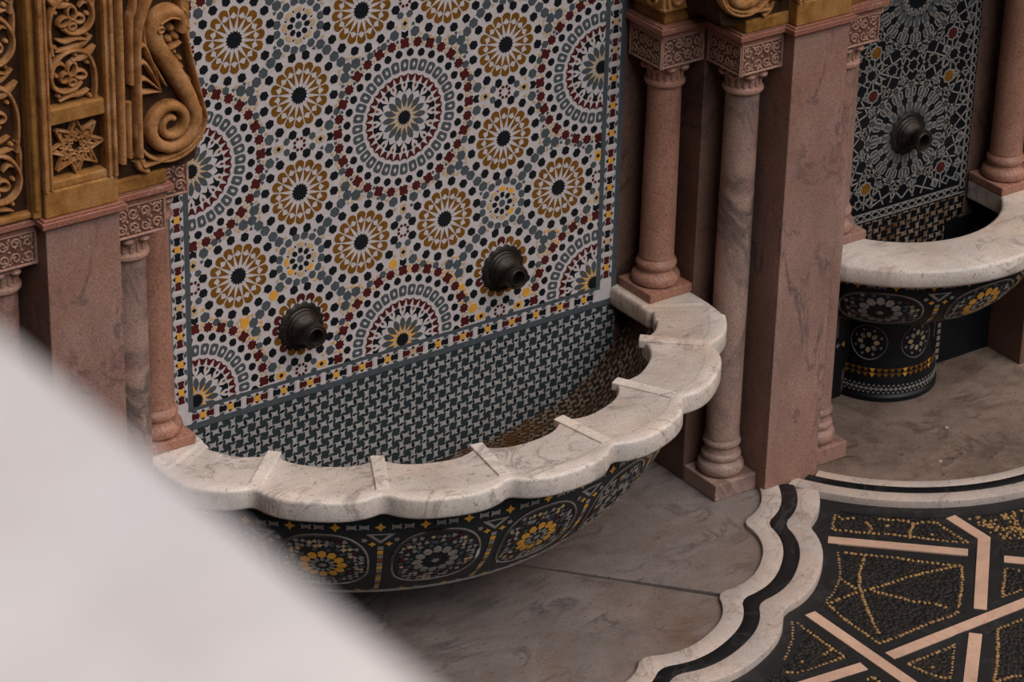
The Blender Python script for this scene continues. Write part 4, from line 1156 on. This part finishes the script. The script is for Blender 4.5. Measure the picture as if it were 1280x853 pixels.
o = mb.build('tan_pebbles', 'pebble', pf, smooth=True); tag(o, kind='stuff')
# a few chips lying on the stained slab
for i, (x, y, lb) in enumerate(((2.17, -.42, 'small pale stone chip lying on the stained slab, nearer the round pedestal'), (1.98, -.60, 'small pale stone chip lying on the stained slab, nearer the round kerb'))):
    mb = MB(); rr = random.Random(i+3); n = 7
    ring_ = [(x+.011*rr.uniform(.6, 1.2)*math.cos(2*PI*k/n), y+.007*rr.uniform(.6, 1.2)*math.sin(2*PI*k/n)) for k in range(n)]
    mb.prism(ring_, FZ-.0008, FZ+.004); o = mb.build('stone_chip', 'curb', None, bevel=.001); origin_to(o, (x, y, FZ)); tag(o, lb, 'stone chip', 'pale stone chips on the stained slab')

# ================================================================== near parapet (out of focus)
GZ = 2.62; TZ = 3.675
par = empty('gallery_parapet', (-5.2, -7.2, GZ), 'blurred white stone parapet across the near left corner', 'parapet')
mb = MB(); P = []
for i in range(25):
    y = -9.6+i*(4.6/24)
    xs = -4.9245
    x0 = xs-.62
    P.append([(x0, y, TZ-.075), (x0, y, TZ-.02), (x0+.006, y, TZ-.006), (x0+.02, y, TZ), (xs-.022, y, TZ), (xs-.007, y, TZ-.006), (xs, y, TZ-.020), (xs, y, TZ-.055), (xs-.008, y, TZ-.070), (xs-.03, y, TZ-.075)])
mb.grid(P, None, cv=True); mb.add(P[0], [tuple(range(10))]); mb.add(P[-1], [tuple(range(10))[::-1]])
mb.build('coping', 'white_stone', par, smooth=True, angle=60)
mb = MB(); mb.box(-5.46, -5.02, -9.5, -5.1, GZ-.3, TZ-.074); mb.build('parapet_wall', 'white_stone', par)
mb = MB(); mb.box(-7.5, -5.02, -9.6, -5.0, GZ-.35, GZ); o = mb.build('floor', 'white_stone', None); tag(o, kind='structure')

# ================================================================== light
w = bpy.data.worlds.new('World'); sc.world = w; w.use_nodes = True
nt = w.node_tree; nt.nodes.clear()
wo = nt.nodes.new('ShaderNodeOutputWorld'); bg = nt.nodes.new('ShaderNodeBackground')
bg.inputs[0].default_value = (.80, .88, 1.0, 1); bg.inputs[1].default_value = .012
nt.links.new(bg.outputs[0], wo.inputs[0])
def area(name, loc_, tgt, size, energy, col, sy=None):
    l = bpy.data.lights.new(name, 'AREA'); l.energy = energy; l.size = size; l.color = col
    if sy: l.shape = 'RECTANGLE'; l.size_y = sy
    o = bpy.data.objects.new(name, l); o.location = loc_; put(o)
    o.rotation_euler = (Vector(tgt)-Vector(loc_)).to_track_quat('-Z', 'Y').to_euler(); return o
def sun(name, frm, energy, col, ang):
    l = bpy.data.lights.new(name, 'SUN'); l.energy = energy; l.color = col; l.angle = math.radians(ang)
    o = bpy.data.objects.new(name, l); o.location = (0, -4, 6); put(o)
    o.rotation_euler = Vector(frm).to_track_quat('Z', 'Y').to_euler(); return o
sun('soft_daylight', (.66, -.40, 1.3), 2.6, (1.0, .92, .85), 70)
sun('cool_side_daylight', (.0, -1.0, .98), 1.75, (.88, .95, 1.0), 46)

# ================================================================== camera
cam = bpy.data.cameras.new('Camera'); co_ = bpy.data.objects.new('Camera', cam); put(co_)
co_.matrix_world = Matrix(((0.816115,0.248806,-0.521587,-5.363243),(-0.577446,0.386480,-0.719159,-8.027818),(0.022652,0.888104,0.459084,4.174794),(0,0,0,1)))
cam.sensor_width = 36; cam.lens = 113.3493; cam.clip_start = .05; cam.clip_end = 60
cam.dof.use_dof = True; cam.dof.focus_distance = 10.2; cam.dof.aperture_fstop = 7.3
sc.camera = co_
vs_ = sc.view_settings; vs_.view_transform = 'Standard'; vs_.look = 'None'; vs_.exposure = -.10; vs_.gamma = 1; vs_.use_curve_mapping = False
